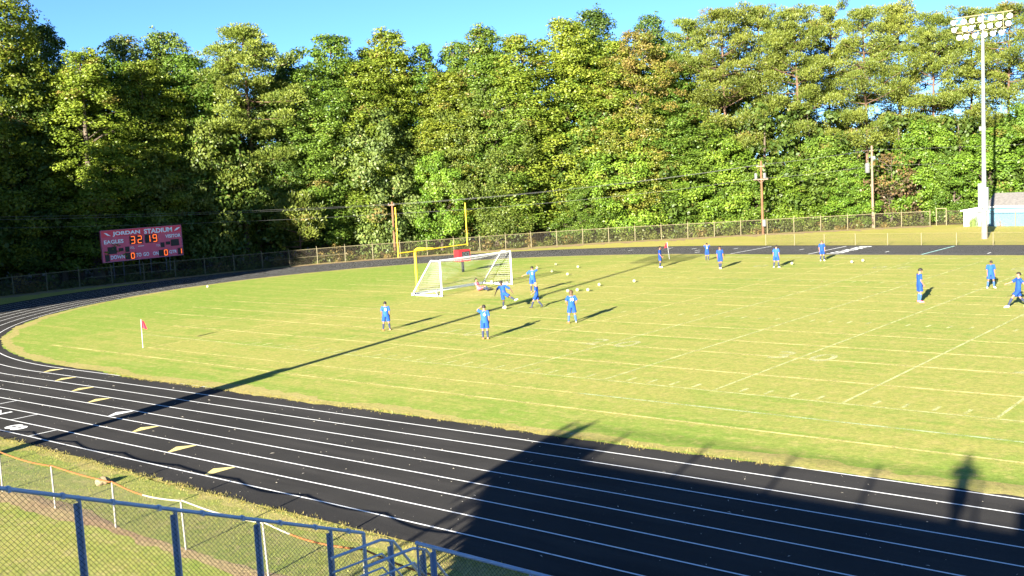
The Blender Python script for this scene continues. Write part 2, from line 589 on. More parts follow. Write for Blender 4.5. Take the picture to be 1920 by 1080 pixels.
# ---- playing field: grass out to a ragged inner edge of the track
rng = np.random.default_rng(11)
def edge_offset(x, y, near):
    if near:
        return float(np.interp(x, [-32, -27, -24, -12, 3, 8, 11, 16], [-0.5, -0.38, 0.05, 0.12, 0.1, 0.0, -0.22, -0.3]))
    return -0.45
def ragged(base_fn, amp, seed, step=0.35):
    r = np.random.default_rng(seed)
    pts = []
    for x in np.arange(62.0, CX, -step):
        o = base_fn(x, -7, True)
        pts.append((x, ny(x, 0) - o, 0))
    n = int(math.pi * RR / step)
    for i in range(n + 1):
        a = -math.pi / 2 - math.pi * i / n
        o = -0.5 if math.sin(a) < -0.97 else -0.48
        ry = RR if math.sin(a) < 0 else RU
        pts.append((CX + (RR + o) * math.cos(a), CY + (ry + o) * math.sin(a), 1))
    for x in np.arange(CX + step, 62.1, step):
        pts.append((x, CY + RU - 0.45, 2))
    k = len(pts)
    w = r.normal(0, 1, k)
    w2 = np.convolve(np.concatenate([w, w, w]), np.ones(9) / 9, 'same')[k:2 * k] * 2.2
    w = amp * (0.5 * w + w2)
    out = []
    for (x, y, s), d in zip(pts, w):
        if s == 0: out.append((x, y - d))
        elif s == 2: out.append((x, y + d))
        else:
            l = math.hypot(x - CX, y - CY)
            out.append((x + d * (x - CX) / l, y + d * (y - CY) / l))
    return out
fld = poly_sheet('playing_field', ragged(edge_offset, 0.07, 3), 0.016, M_FIELD)
tag(fld, 'sunlit yellow green grass of the playing field inside the track', kind='structure')
# dry verge where the turf meets the track
M_DRY = grass_material('dry_verge_grass', (0.34, 0.31, 0.08), (0.44, 0.36, 0.13), (0.40, 0.28, 0.12), False)
ra = ragged(edge_offset, 0.10, 5)
rb = ragged(lambda x, y, n: edge_offset(x, y, n) - 0.75, 0.16, 6)
rb = [((x + CX * 0) , y) for x, y in rb]
rb2 = []
for (x, y) in rb:
    if x <= CX:
        l = math.hypot(x - CX, y - CY); rb2.append((x - 0.6 * (x - CX) / l, y - 0.6 * (y - CY) / l))
    elif y > 20:
        rb2.append((x, y - 0.25))
    else:
        rb2.append((x, y))
tag(band('field_verge', ra, rb2, 0.019, M_DRY), 'dry straw coloured grass edge of the field', kind='structure')

def strip(name, p, q, w, z, mat, parent):
    p, q = Vector(p), Vector(q)
    d = (q - p).normalized()
    n = Vector((-d.y, d.x)) * (w / 2)
    L = (q - p).length
    k = max(1, int(L / 6))
    V, F = [], []
    for i in range(k + 1):
        c = p + (q - p) * (i / k)
        V += [(c.x + n.x, c.y + n.y, z), (c.x - n.x, c.y - n.y, z)]
    for i in range(k):
        F.append((2 * i, 2 * i + 1, 2 * i + 3, 2 * i + 2))
    me = np_mesh(name, V, F, mat)
    if me.polygons[0].normal.z < 0:
        me.flip_normals()
    return link(name, me, parent)
YD = 4.572
for k in range(-8, 10):
    w = 0.10 if k > -4 else 0.07
    strip('yard_line', (k * YD, 0.15), (k * YD, 48.6), w, 0.0225, M_CHALK if k > -3 else M_WORN, fld)
strip('side_line', (-36.6, 0.0), (60, 0.0), 0.10, 0.023, M_CHALK, fld)
strip('side_line', (-36.6, 48.77), (60, 48.77), 0.14, 0.023, M_CHALK, fld)
strip('touch_line', (-31.2, -2.75), (-4, -2.3), 0.10, 0.0225, M_WORN, fld)
strip('touch_line', (-4, -2.3), (60, -2.1), 0.10, 0.0225, M_BLUECHALK, fld)
strip('touch_line', (-31.2, 48.2), (60, 48.4), 0.12, 0.0225, M_BLUECHALK, fld)
strip('goal_line', (-31.2, -2.75), (-31.2, 48.2), 0.10, 0.0222, M_WORN, fld)
for y in (-4.2, 3.25, 6.85, 9.75, 13.0, 20.5, 23.9, 27.0, 30.1, 33.4, 36.8, 40.2, 44.0):
    strip('dead_grass_line', (-46 if y > 5 else -38, y - 0.3), (60, y + 0.25), 0.16 if y > 0 else 0.12, 0.021, M_WORN, fld)
hm = MB()
for k in range(-30, 50):
    if k % 5 == 0: continue
    x = k * YD / 5
    for y0 in (0.25, 15.95, 32.2, 47.9):
        hm.add([(x - .06, y0, 0.024), (x + .06, y0, 0.024), (x + .06, y0 + 0.62, 0.024), (x - .06, y0 + 0.62, 0.024)], [(0, 1, 2, 3)])
o = hm.build('hash_marks', M_CHALK, fld); o['kind'] = 'stuff'
for k, s in ((-4, '1'), (-2, '2'), (0, '3'), (2, '4'), (4, '5')):
    for dx, ch in ((-0.85, s), (0.85, '0')):
        ground_text('yard_number', ch, 2.3, k * YD + dx, 7.1, 0, 0.025, M_NUM, fld, 0.02, 0.9)
        ground_text('yard_number', ch, 2.3, k * YD - dx, 41.6, math.pi, 0.025, M_NUM, fld, 0.02, 0.9)

# ---- near lawn, dirt strip along the low fence
def ragged_line(x0, x1, y, amp, seed, step=0.3):
    r = np.random.default_rng(seed)
    xs = np.arange(x0, x1, step)
    w = r.normal(0, 1, len(xs))
    w2 = np.convolve(w, np.ones(11) / 11, 'same') * 2.6
    return [(float(a), y + amp * (0.45 * b + c)) for a, b, c in zip(xs, w, w2)]
nl = ragged_line(-80, 70, -16.42, 0.09, 21)
nl = [(x, y - (0.004 * (x + 28) ** 2 * 0 if x > -28 else 0)) for x, y in nl]
near = poly_sheet('near_lawn', nl + [(70, -90), (-80, -90)], 0.015, M_NEAR)
tag(near, 'patchy near lawn between the track and the stands', kind='structure')
da = ragged_line(-40, 40, -19.02, 0.08, 22); db = ragged_line(-40, 40, -19.62, 0.13, 23)
tag(band('dirt_strip', da, db, 0.020, M_DIRT), 'bare reddish dirt strip under the low fence', kind='structure')
da = ragged_line(-60, 40, -16.40, 0.10, 25); db = ragged_line(-60, 40, -16.75, 0.22, 26)
tag(band('lawn_verge', da, db, 0.0185, M_DRY), 'straw coloured edge of the near lawn along the track', kind='structure')
fi = []; fj = []
rr_ = np.random.default_rng(8)
FA = np.array(FENCE)
sF = np.concatenate([[0], np.cumsum(np.hypot(*np.diff(FA, axis=0).T))])
def fence_pt(s, off=0.0):
    x = np.interp(s, sF, FA[:, 0]); y = np.interp(s, sF, FA[:, 1])
    x2 = np.interp(s + 0.5, sF, FA[:, 0]); y2 = np.interp(s + 0.5, sF, FA[:, 1])
    x1 = np.interp(s - 0.5, sF, FA[:, 0]); y1 = np.interp(s - 0.5, sF, FA[:, 1])
    d = Vector((x2 - x1, y2 - y1)).normalized()
    return Vector((x - d.y * off, y + d.x * off))       # off > 0: away from the field
for s in np.arange(14, sF[-1] - 0.6, 0.5):
    a = fence_pt(s, 0.5 + 0.2 * rr_.normal()); b = fence_pt(s, -1.3 - (0.5 if s < 90 else 1.2) * abs(rr_.normal()))
    fi.append((a.x, a.y)); fj.append((b.x, b.y))
tag(band('fence_foot_dirt', fi, fj, 0.0065, M_DIRT), 'reddish dirt along the foot of the back fence', kind='structure')

# ------------------------------------------------------------------ trees
def leaf_material(name, translucent=0.3, spread=0.5):
    t = NT(name)
    oi = t.n('ShaderNodeObjectInfo')
    at = t.n('ShaderNodeAttribute', attribute_name='tint')
    v = at.outputs['Fac']
    base = oi.outputs['Color']
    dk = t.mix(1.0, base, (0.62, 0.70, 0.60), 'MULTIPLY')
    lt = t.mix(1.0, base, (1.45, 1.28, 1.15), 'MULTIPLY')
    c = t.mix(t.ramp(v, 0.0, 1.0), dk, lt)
    at2 = t.n('ShaderNodeAttribute', attribute_name='autumn')
    c = t.mix(at2.outputs['Fac'], c, (0.22, 0.145, 0.045))
    d = t.n('ShaderNodeBsdfDiffuse'); t.put(d.inputs[0], c)
    tr = t.n('ShaderNodeBsdfTranslucent'); t.put(tr.inputs[0], t.mix(1.0, c, (1.0, 1.1, 0.5), 'MULTIPLY'))
    gl = t.n('ShaderNodeBsdfGlossy'); gl.inputs['Roughness'].default_value = 0.45
    t.put(gl.inputs[0], (0.5, 0.5, 0.5))
    m = t.n('ShaderNodeMixShader'); m.inputs[0].default_value = translucent
    t.t.links.new(d.outputs[0], m.inputs[1]); t.t.links.new(tr.outputs[0], m.inputs[2])
    m2 = t.n('ShaderNodeMixShader'); m2.inputs[0].default_value = 0.03
    t.t.links.new(m.outputs[0], m2.inputs[1]); t.t.links.new(gl.outputs[0], m2.inputs[2])
    return t.done(m2.outputs[0])
M_LEAF = leaf_material('leaves', 0.38)
M_NEEDLE = leaf_material('pine_needles', 0.3)

def unit(a):
    return a / np.maximum(np.linalg.norm(a, axis=-1, keepdims=True), 1e-9)
def leaf_quads(C, N, size, rg, aspect=0.62, fold=0.12):
    """rhombus leaves at C with normals N and lengths size"""
    n = len(C)
    ref = unit(rg.normal(size=(n, 3)))
    a = unit(np.cross(N, ref))
    b = np.cross(N, a)
    s = size[:, None]
    V = np.stack([C + a * s * 0.5, C + b * s * 0.5 * aspect + N * s * fold, C - a * s * 0.5, C - b * s * 0.5 * aspect + N * s * fold], 1)
    return V.reshape(-1, 3), np.arange(n * 4).reshape(n, 4)
def leaf_mesh(name, V, F, tint, autumn, mat):
    me = np_mesh(name, V, F, mat)
    for nm, arr in (('tint', tint), ('autumn', autumn)):
        a = me.attributes.new(nm, 'FLOAT', 'FACE')
        a.data.foreach_set('value', np.asarray(arr, dtype=np.float32))
    return me

def envelope(kind, t):
    if kind == 'broad':
        return np.clip(np.sin(np.pi * np.clip(0.12 + 0.86 * t, 0, 1)) ** 0.55, 0.15, 1)
    if kind == 'gum':
        return np.where(t < 0.55, 0.8 + 0.2 * t / 0.55, np.clip(1 - ((t - 0.55) / 0.50) ** 2.3, 0.3, 1))
    if kind == 'round':
        return np.clip(np.sin(np.pi * np.clip(0.16 + 0.82 * t, 0, 1)) ** 0.5, 0.2, 1)
    return np.clip(np.sin(np.pi * np.clip(0.2 + 0.75 * t, 0, 1)) ** 0.6, 0.2, 1)

def make_broad(seed, kind, H, W, z0, nclump, nleaf, leaf, rc=(0.7, 1.5), autumn_top=0.0, twigs=True, spires=0):
    rg = np.random.default_rng(seed)
    ph = rg.uniform(0, 6.28, 6)
    t = rg.uniform(0, 1, nclump) ** 0.9
    an = rg.uniform(0, 2 * np.pi, nclump)
    lump = 1 + 0.22 * np.sin(2 * an + ph[0] + 5 * t) + 0.16 * np.sin(3 * an + ph[1] - 9 * t) + 0.10 * np.sin(7 * t * 3 + ph[2])
    Rr = W / 2 * envelope(kind, t) * lump
    rad = Rr * rg.uniform(0.25, 1.0, nclump) ** 0.5
    z = z0 + (H - z0) * t * 0.97
    C = np.stack([rad * np.cos(an), rad * np.sin(an), z], 1)
    crad = rg.uniform(rc[0], rc[1], nclump) * (1.05 - 0.45 * t)
    if spires:                              # pointed leaders that break the top outline
        for i in range(spires):
            a0 = rg.uniform(0, 6.28); r0 = W * rg.uniform(0.05, 0.32); hh = H * rg.uniform(0.88, 1.02) - r0 * 0.9
            k = 7
            zz = np.linspace(hh - 4.2, hh, k)
            add = np.stack([r0 * np.cos(a0) + rg.normal(0, .15, k), r0 * np.sin(a0) + rg.normal(0, .15, k), zz], 1)
            C = np.concatenate([C, add]); crad = np.concatenate([crad, np.linspace(1.0, 0.28, k)])
            t = np.concatenate([t, np.full(k, 0.95)])
    nc = len(C)
    w = crad ** 2
    cnt = rg.multinomial(nleaf, w / w.sum())
    idx = np.repeat(np.arange(nc), cnt)
    d = unit(rg.normal(size=(nleaf, 3)))
    rr = crad[idx] * rg.uniform(0.12, 1.0, nleaf) ** 0.42 * rg.choice([1.0, 1.22], nleaf, p=[0.86, 0.14])
    Pn = C[idx] + d * rr[:, None] * np.array([1.15, 1.15, 0.78])
    Pn[:, 2] = np.maximum(Pn[:, 2], 0.25)
    out = unit(np.stack([Pn[:, 0], Pn[:, 1], 0 * Pn[:, 2]], 1))
    N = unit(d * 0.55 + out * 0.35 + np.array([0, 0, 0.45]) + rg.normal(0, 0.6, (nleaf, 3)))
    size = leaf * rg.uniform(0.6, 1.35, nleaf)
    V, F = leaf_quads(Pn, N, size, rg)
    ctint = rg.uniform(0.15, 0.85, nc)
    tint = np.clip(ctint[idx] + rg.normal(0, 0.18, nleaf), 0, 1)
    ca = (rg.uniform(0, 1, nc) < (0.012 + autumn_top * np.clip((t - 0.35) * 1.8, 0, 1))).astype(float)
    au = np.clip(ca[idx] * rg.uniform(0.2, 0.9, nleaf) + (rg.uniform(0, 1, nleaf) < 0.015) * 0.6, 0, 1)
    crown = leaf_mesh('crown_' + kind, V, F, tint, au, M_LEAF)
    mb = MB()
    lean = rg.normal(0, 0.25, 2)
    def tr(zz):
        return Vector((lean[0] * math.sin(zz * 0.25), lean[1] * math.sin(zz * 0.2), zz))
    top = H * 0.93
    r0 = 0.012 * H + 0.04
    mb.tube([tr(q) for q in np.linspace(-0.15, top, 12)], [r0 * (1.25 if i == 0 else 1) * (1 - 0.9 * i / 11) + 0.02 for i in range(12)], 7)
    order = rg.permutation(nc)[:int(min(46, nc * 0.6))]
    for i in order:
        c = Vector(C[i])
        zb = max(0.8, c.z - 0.55 * math.hypot(c.x, c.y) - 0.4)
        b = tr(min(zb, top * 0.96))
        mid = b.lerp(c, 0.5) + Vector((0, 0, 0.12 * (c - b).length))
        mb.tube([b, mid, c], [0.075 * (1.2 - b.z / H), 0.045, 0.015], 4, caps=False)
    trunk = mb.build('trunk_' + kind, M_BARK)
    tm = trunk.data
    bpy.data.objects.remove(trunk)
    return crown, tm, H, W

def make_pine(seed, H, W, zc, nl, needle=0.34):
    rg = np.random.default_rng(seed)
    C, cr = [], []
    limbs = []
    z = zc
    while z < H - 0.6:
        t = (z - zc) / (H - zc)
        L = W / 2 * (math.sin(math.pi * min(1, 0.30 + 0.66 * t)) ** 0.7) * rg.uniform(0.75, 1.1)
        k = rg.integers(3, 6)
        a0 = rg.uniform(0, 6.28)
        for i in range(k):
            if t < 0.3 and rg.uniform() < 0.35: continue
            a = a0 + 6.28 * i / k + rg.normal(0, 0.3)
            l = L * rg.uniform(0.6, 1.12)
            end = np.array([l * math.cos(a), l * math.sin(a), z + l * rg.uniform(-0.15, 0.55)])
            limbs.append((z, end))
            for f_, s_ in ((1.0, 1.0), (0.72, 0.95), (0.45, 0.7)):
                if f_ < 0.6 and l < 2.0: continue
                p = np.array([0, 0, z]) * (1 - f_) + end * f_
                p[:2] += rg.normal(0, 0.35, 2)
                C.append(p + np.array([0, 0, 0.25])); cr.append(s_ * rg.uniform(0.65, 1.3) * (0.75 + 0.35 * (1 - t)))
                if f_ > 0.6 and rg.uniform() < 0.75:
                    q = p + np.array([*rg.normal(0, 0.75, 2), rg.normal(0.2, 0.25)])
                    C.append(q); cr.append(s_ * rg.uniform(0.5, 0.95))
        z += rg.uniform(0.55, 1.15)
    for k in range(6):
        C.append(np.array([*rg.normal(0, 0.5, 2), H - rg.uniform(0.2, 1.6)])); cr.append(rg.uniform(0.6, 0.9))
    C = np.array(C); cr = np.array(cr)
    w = cr ** 2
    cnt = rg.multinomial(nl, w / w.sum())
    idx = np.repeat(np.arange(len(C)), cnt)
    d = unit(rg.normal(size=(nl, 3)) + np.array([0, 0, 0.35]))
    rr = cr[idx] * rg.uniform(0.1, 1.0, nl) ** 0.45
    P = C[idx] + d * rr[:, None] * np.array([1.15, 1.15, 0.78])
    # a needle tuft is a narrow leaf that points up and outwards from its clump
    ax = unit(d * 0.8 + np.array([0, 0, 0.55]) + rg.normal(0, 0.35, (nl, 3)))
    side = unit(np.cross(ax, unit(rg.normal(size=(nl, 3)))))
    s = (needle * rg.uniform(0.6, 1.3, nl))[:, None]
    V = np.stack([P - ax * s * .5, P + side * s * .2, P + ax * s * .6, P - side * s * .2], 1).reshape(-1, 3)
    F = np.arange(nl * 4).reshape(nl, 4)
    ct = rg.uniform(0.2, 0.8, len(C))
    tint = np.clip(ct[idx] + rg.normal(0, 0.2, nl), 0, 1)
    au = np.clip((rg.uniform(0, 1, len(C)) < 0.02)[idx] * rg.uniform(0.2, 0.7, nl), 0, 1)
    crown = leaf_mesh('crown_pine', V, F, tint, au, M_NEEDLE)
    mb = MB()
    bend = rg.normal(0, 0.2, 2)
    def tr(zz):
        return Vector((bend[0] * math.sin(zz * 0.18), bend[1] * math.sin(zz * 0.15), zz))
    mb.tube([tr(q) for q in np.linspace(-0.15, H - 0.4, 12)], [0.26 * (1 - 0.85 * i / 11) * H / 26 + 0.02 for i in range(12)], 7)
    for z, e in limbs:
        b = tr(z)
        e = Vector(e)
        mb.tube([b, b.lerp(e, 0.5) + Vector((0, 0, -0.1)), e], [0.07, 0.045, 0.02], 4, caps=False)
    for k in range(12):                     # dead stubs below the crown
        z = rg.uniform(zc * 0.45, zc); a = rg.uniform(0, 6.28); l = rg.uniform(0.6, 2.2)
        mb.tube([tr(z), Vector((l * math.cos(a), l * math.sin(a), z + rg.uniform(-0.2, 0.3)))], [0.035, 0.008], 3, caps=False)
    o = mb.build('trunk_pine', M_PBARK)
    tm = o.data
    bpy.data.objects.remove(o)
    return crown, tm, H, W

PROTO = {
    'broad': [make_broad(100 + i, 'broad', 26, 7.0, 2.0, 380, 48000, 0.225, (0.55, 1.25), spires=3) for i in range(4)],
    'gum': [make_broad(200 + i, 'gum', 25, 5.1, 1.5, 320, 42000, 0.215, (0.5, 1.1), autumn_top=0.06, spires=4) for i in range(3)],
    'round': [make_broad(300, 'round', 18, 14, 1.2, 520, 54000, 0.21, (0.6, 1.2))],
    'orange': [make_broad(350, 'broad', 25, 11, 2.0, 380, 48000, 0.225, (0.55, 1.25), autumn_top=0.75, spires=2)],
    'low': [make_broad(400 + i, 'low', 11, 7.6, 0.6, 190, 30000, 0.23, (0.5, 1.15)) for i in range(4)],
    'bare': [make_broad(500, 'low', 8.3, 6.7, 1.0, 60, 2600, 0.30, (0.6, 1.2), autumn_top=0.9)],
    'pine': [make_pine(600 + i, 26, 10, 9.0, 52000, 0.235) for i in range(4)],
    'pine_small': [make_pine(650, 7.3, 4.8, 2.4, 7000, 0.3)],
}
TINT = {'yg': (0.138, 0.182, 0.022), 'dk': (0.060, 0.104, 0.020), 'gn': (0.090, 0.155, 0.022), 'pl': (0.118, 0.165, 0.045),
        'ol': (0.096, 0.140, 0.026), 'br': (0.112, 0.192, 0.022), 'or': (0.130, 0.148, 0.024), 'pn': (0.116, 0.148, 0.026), 'bn': (0.13, 0.09, 0.05)}

TREES=[
 ('broad', -81.8, 13.7, 30.0, 9.6, 'yg', 'tall yellow green tree at the left edge of the wood'),
 ('broad', -86.0, 20.5, 26.0, 8.2, 'dk', 'dark green tree behind the yellow green one, left of the scoreboard'),
 ('gum', -77.6, 19.7, 22.4, 7.2, 'yg', 'yellow green sweetgum with rusty branch tips above the left end of the scoreboard'),
 ('gum', -83.6, 27.6, 25.3, 6.2, 'pl', 'pale spire topped tree behind the scoreboard'),
 ('broad', -83.3, 32.1, 25.7, 8.7, 'ol', 'olive tree with dead twigs above the right end of the scoreboard'),
 ('low', -80.3, 28.4, 13.7, 9.5, 'pl', 'low broad leaved tree just above the scoreboard'),
 ('low', -78.2, 32.8, 16.7, 9.6, 'ol', 'half grown olive tree right of the scoreboard'),
 ('pine', -76.8, 37.8, 25.8, 12.5, 'pn', 'broad pine with layered boughs left of the first gap of sky'),
 ('pine', -70.7, 38.6, 7.3, 4.8, 'pn', 'small sunlit pine crown just above the fence, right of the scoreboard'),
 ('gum', -80.0, 46.1, 23.7, 6.2, 'gn', 'slender tree below the notch in the skyline'),
 ('broad', -74.0, 47.4, 25.4, 8.5, 'gn', 'full green tree right of the notch in the skyline'),
 ('low', -70.3, 49.7, 16.6, 10.3, 'pl', 'pale big leaved tree left above the left upright'),
 ('gum', -71.3, 53.6, 25.9, 7.2, 'yg', 'yellowish spire topped tree above the football goalpost'),
 ('gum', -69.8, 57.6, 24.6, 6.0, 'gn', 'thin green spire above the right upright'),
 ('low', -65.0, 54.2, 11.2, 6.7, 'br', 'bright yellow green small tree behind the football goalpost'),
 ('gum', -69.0, 62.3, 24.8, 5.2, 'gn', 'left of two close green spires right of the goalpost'),
 ('gum', -65.1, 63.0, 26.2, 7.0, 'gn', 'taller of two close green spires right of the goalpost'),
 ('round', -64.3, 60.6, 18.4, 14.8, 'ol', 'dense round olive crowned tree right of the goalpost'),
 ('gum', -61.4, 65.0, 25.0, 8.9, 'yg', 'tall vine hung tree right of the round olive tree'),
 ('broad', -58.3, 70.3, 26.7, 10.3, 'yg', 'tall yellowish tree left of the highest treetop'),
 ('broad', -60.4, 79.4, 28.9, 10.3, 'dk', 'highest dark green treetop in the middle of the skyline'),
 ('broad', -51.0, 74.3, 24.6, 12.1, 'or', 'tree with orange autumn leaves at its crown'),
 ('broad', -55.9, 85.7, 28.0, 7.7, 'dk', 'dark treetop behind the orange tinted tree'),
 ('low', -54.4, 67.2, 6.6, 6.2, 'gn', 'low green tree behind the fence, left of the bright thicket'),
 ('low', -52.1, 72.1, 11.6, 9.5, 'br', 'bright green small tree below the orange tinted tree'),
 ('broad', -46.7, 77.7, 15.7, 10.2, 'gn', 'half grown green tree at the left foot of the pines'),
 ('pine', -48.5, 82.5, 25.4, 9.3, 'pn', 'leftmost of the tall pines'),
 ('pine', -43.5, 81.5, 26.0, 10.3, 'pn', 'second tall pine from the left'),
 ('pine', -42.0, 87.7, 26.8, 9.9, 'pn', 'third tall pine from the left'),
 ('pine', -36.8, 86.7, 26.2, 10.2, 'pn', 'tall pine above the nearer utility pole'),
 ('pine', -35.6, 93.6, 26.1, 9.3, 'pn', 'pine between the two utility poles'),
 ('pine', -30.8, 92.3, 25.2, 9.0, 'pn', 'pine just left of the farther utility pole'),
 ('pine', -28.9, 98.4, 26.0, 9.9, 'pn', 'pine just right of the farther utility pole'),
 ('pine', -24.0, 96.1, 24.5, 8.9, 'pn', 'pine left of the floodlight pole'),
 ('pine', -21.2, 101.1, 24.3, 9.7, 'pn', 'pine behind the floodlight pole'),
 ('pine', -16.3, 98.2, 24.1, 9.2, 'pn', 'pine right of the floodlight pole'),
 ('low', -43.5, 78.9, 12.3, 9.5, 'br', 'bright green thicket tree left of the nearer utility pole'),
 ('low', -40.4, 80.2, 8.4, 8.1, 'gn', 'leafy small tree just left of the nearer utility pole'),
 ('low', -36.9, 83.5, 8.7, 8.8, 'br', 'bright green small tree right of the nearer utility pole'),
 ('low', -34.1, 87.5, 10.7, 8.9, 'gn', 'green small tree midway between the utility poles'),
 ('low', -30.5, 86.5, 7.4, 6.8, 'br', 'low bright tree left of the farther utility pole'),
 ('bare', -26.8, 89.4, 8.4, 6.8, 'bn', 'brown half bare tree right of the farther utility pole'),
 ('low', -24.4, 92.7, 11.8, 8.7, 'br', 'bright green tree between the farther utility pole and the floodlight pole'),
 ('low', -20.7, 92.5, 8.2, 7.3, 'gn', 'green small tree left of the floodlight pole'),
 ('low', -16.6, 94.0, 10.6, 9.6, 'br', 'bright green tree behind the blue shed'),
 ('low', -13.7, 95.7, 13.1, 9.0, 'gn', 'green tree behind the shed at the right edge'),
 ('broad', -80.8, 15.3, 21.3, 7.6, 'dk', 'dark leafy tree between the left edge tree and the sweetgum'),
 ('broad', -81.4, 19.8, 21.1, 7.4, 'ol', 'olive tree just left of the sweetgum above the scoreboard'),
 ('broad', -81.5, 24.0, 22.4, 8.2, 'gn', 'green tree between the sweetgum and the pale spire'),
 ('broad', -79.6, 27.4, 22.1, 7.7, 'yg', 'yellow green tree directly above the middle of the scoreboard'),
 ('broad', -80.2, 32.7, 23.0, 8.6, 'gn', 'green tree between the scoreboard and the broad pine'),
 ('broad', -80.2, 36.4, 21.8, 8.2, 'yg', 'yellow green tree behind the left boughs of the broad pine'),
 ('broad', -76.7, 41.6, 20.8, 8.9, 'dk', 'dark tree behind the right boughs of the broad pine'),
 ('broad', -73.6, 44.0, 21.4, 8.3, 'gn', 'green tree just right of the notch in the skyline'),
 ('broad', -71.7, 49.4, 22.3, 9.1, 'yg', 'yellow green tree up left of the left upright'),
 ('broad', -73.1, 52.7, 23.6, 8.2, 'gn', 'green tree behind the pale big leaved tree'),
 ('broad', -67.1, 58.1, 20.7, 8.8, 'yg', 'yellow green tree above the right upright'),
 ('broad', -62.7, 63.1, 22.6, 9.5, 'gn', 'green tree rising behind the right side of the round olive tree'),
 ('broad', -57.3, 72.8, 24.1, 10.4, 'gn', 'green tree below the highest treetop'),
 ('broad', -54.0, 74.4, 23.8, 9.7, 'yg', 'yellow green tree left of the orange tinted tree'),
 ('broad', -49.6, 78.0, 21.9, 9.7, 'gn', 'green tree between the orange tinted tree and the pines'),
]
_use = {}
def plant(kind, x, y, h, w, tint, label, group, name=None):
    key = 'orange' if tint == 'or' else ('pine_small' if kind == 'pine' and h < 12 else kind)
    lst = PROTO[key]
    i = _use.get(key, 0); _use[key] = i + 1
    crown, trunk, H, W = lst[i % len(lst)]
    nm = name or ('pine_tree' if kind == 'pine' else 'broadleaf_tree')
    r = empty(nm, (x, y, 0), random.uniform(0, 6.28))
    sxy = w / W
    r.scale = (sxy, sxy, h / H)
    c = link('crown', crown, r)
    cc = TINT[tint]
    k = random.uniform(0.98, 1.26)
    c.color = (cc[0] * k * random.uniform(0.94, 1.07), cc[1] * k, cc[2] * k, 1)
    link('trunk', trunk, r)
    tag(r, label, 'tree', group)
    return r
for k, x, y, h, w, t_, lb in TREES:
    plant(k, x, y, h, w, t_, lb, lb.replace('tall tree', 'tall trees') if 'crowded' in lb else ('pines at the edge of the wood' if k == 'pine' else 'broadleaf trees at the edge of the wood'))

# the wood behind the front trees reads as one mass
def wood_mass(name, spots, seed, label, leaf=0.50, nleaf=3300, tints=('gn', 'dk', 'ol')):
    rg = np.random.default_rng(seed)
    Vs, Fs, T, A = [], [], [], []
    mb = MB()
    b = 0
    for (x, y, h, w) in spots:
        nc = 60
        t = rg.uniform(0, 1, nc)
        an = rg.uniform(0, 6.28, nc)
        rad = w / 2 * envelope('broad', t) * rg.uniform(0.3, 1, nc) ** 0.5 * (1 + 0.2 * np.sin(3 * an))
        C = np.stack([x + rad * np.cos(an), y + rad * np.sin(an), 1.0 + (h - 1.5) * t], 1)
        cr = rg.uniform(0.8, 1.7, nc) * (1.05 - 0.4 * t)
        cnt = rg.multinomial(nleaf, cr ** 2 / (cr ** 2).sum())
        idx = np.repeat(np.arange(nc), cnt)
        d = unit(rg.normal(size=(nleaf, 3)))
        P = C[idx] + d * (cr[idx] * rg.uniform(0.1, 1, nleaf) ** 0.45)[:, None] * np.array([1.1, 1.1, 0.8])
        P[:, 2] = np.maximum(P[:, 2], 0.2)
        N = unit(d * 0.6 + np.array([0, 0, 0.4]) + rg.normal(0, 0.45, (nleaf, 3)))
        V, F = leaf_quads(P, N, leaf * rg.uniform(0.6, 1.3, nleaf), rg)
        Vs.append(V); Fs.append(F + b); b += len(V)
        T.append(np.clip(rg.uniform(0.2, 0.8, nc)[idx] + rg.normal(0, 0.2, nleaf), 0, 1)); A.append((rg.uniform(0, 1, nleaf) < 0.02) * 0.5)
        mb.tube([(x, y, -0.1), (x + rg.normal(0, .2), y, h * .5), (x, y, h * 0.92)], [0.3, 0.2, 0.03], 6)
    me = leaf_mesh(name, np.concatenate(Vs), np.concatenate(Fs), np.concatenate(T), np.concatenate(A), M_LEAF)
    o = link(name, me)
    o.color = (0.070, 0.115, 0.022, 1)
    tag(o, label, 'woodland', kind='stuff')
    tk = mb.build('trunks', M_BARK, o)
    tk['kind'] = 'stuff'
    return o
rg = np.random.default_rng(77)
sp = []
for s in np.arange(16, sF[-1] + 26, 3.4):
    for d0, hh in ((9, 14), (15, 20), (22, 24.5)):
        if s <= sF[-1] - 0.6:
            p_ = fence_pt(s + rg.normal(0, .8), d0 + rg.normal(0, 1.2))
        else:
            e = fence_pt(sF[-1] - 0.6, d0); p_ = Vector((e.x + (s - sF[-1]), e.y + 0.2 * (s - sF[-1])))
        pine_zone = s > 128
        h = hh * rg.uniform(0.9, 1.1)
        if pine_zone:
            h = min(h, rg.uniform(8, 13.5))
        sp.append((p_.x, p_.y, h, rg.uniform(7.5, 10.5)))
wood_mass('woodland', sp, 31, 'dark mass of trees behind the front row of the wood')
# the wood goes on along the left of the track, out of the picture, and shades the bend
sp = []
for i in range(16):
    y = -48 + 2.5 * i
    for q, w in ((-68.4, 5.6), (-74.3, 6.2), (-80.2, 6), (-86, 8), (-93, 9), (-101, 10), (-110, 10)):
        if q < -84 and i % 2: continue
        sp.append((q - 0.238 * (y - 22) + rg.normal(0, 0.4), y, rg.uniform(20, 24), w))
wood_mass('woodland', sp, 33, 'wood beyond the left side of the bend', 0.85, 3300)

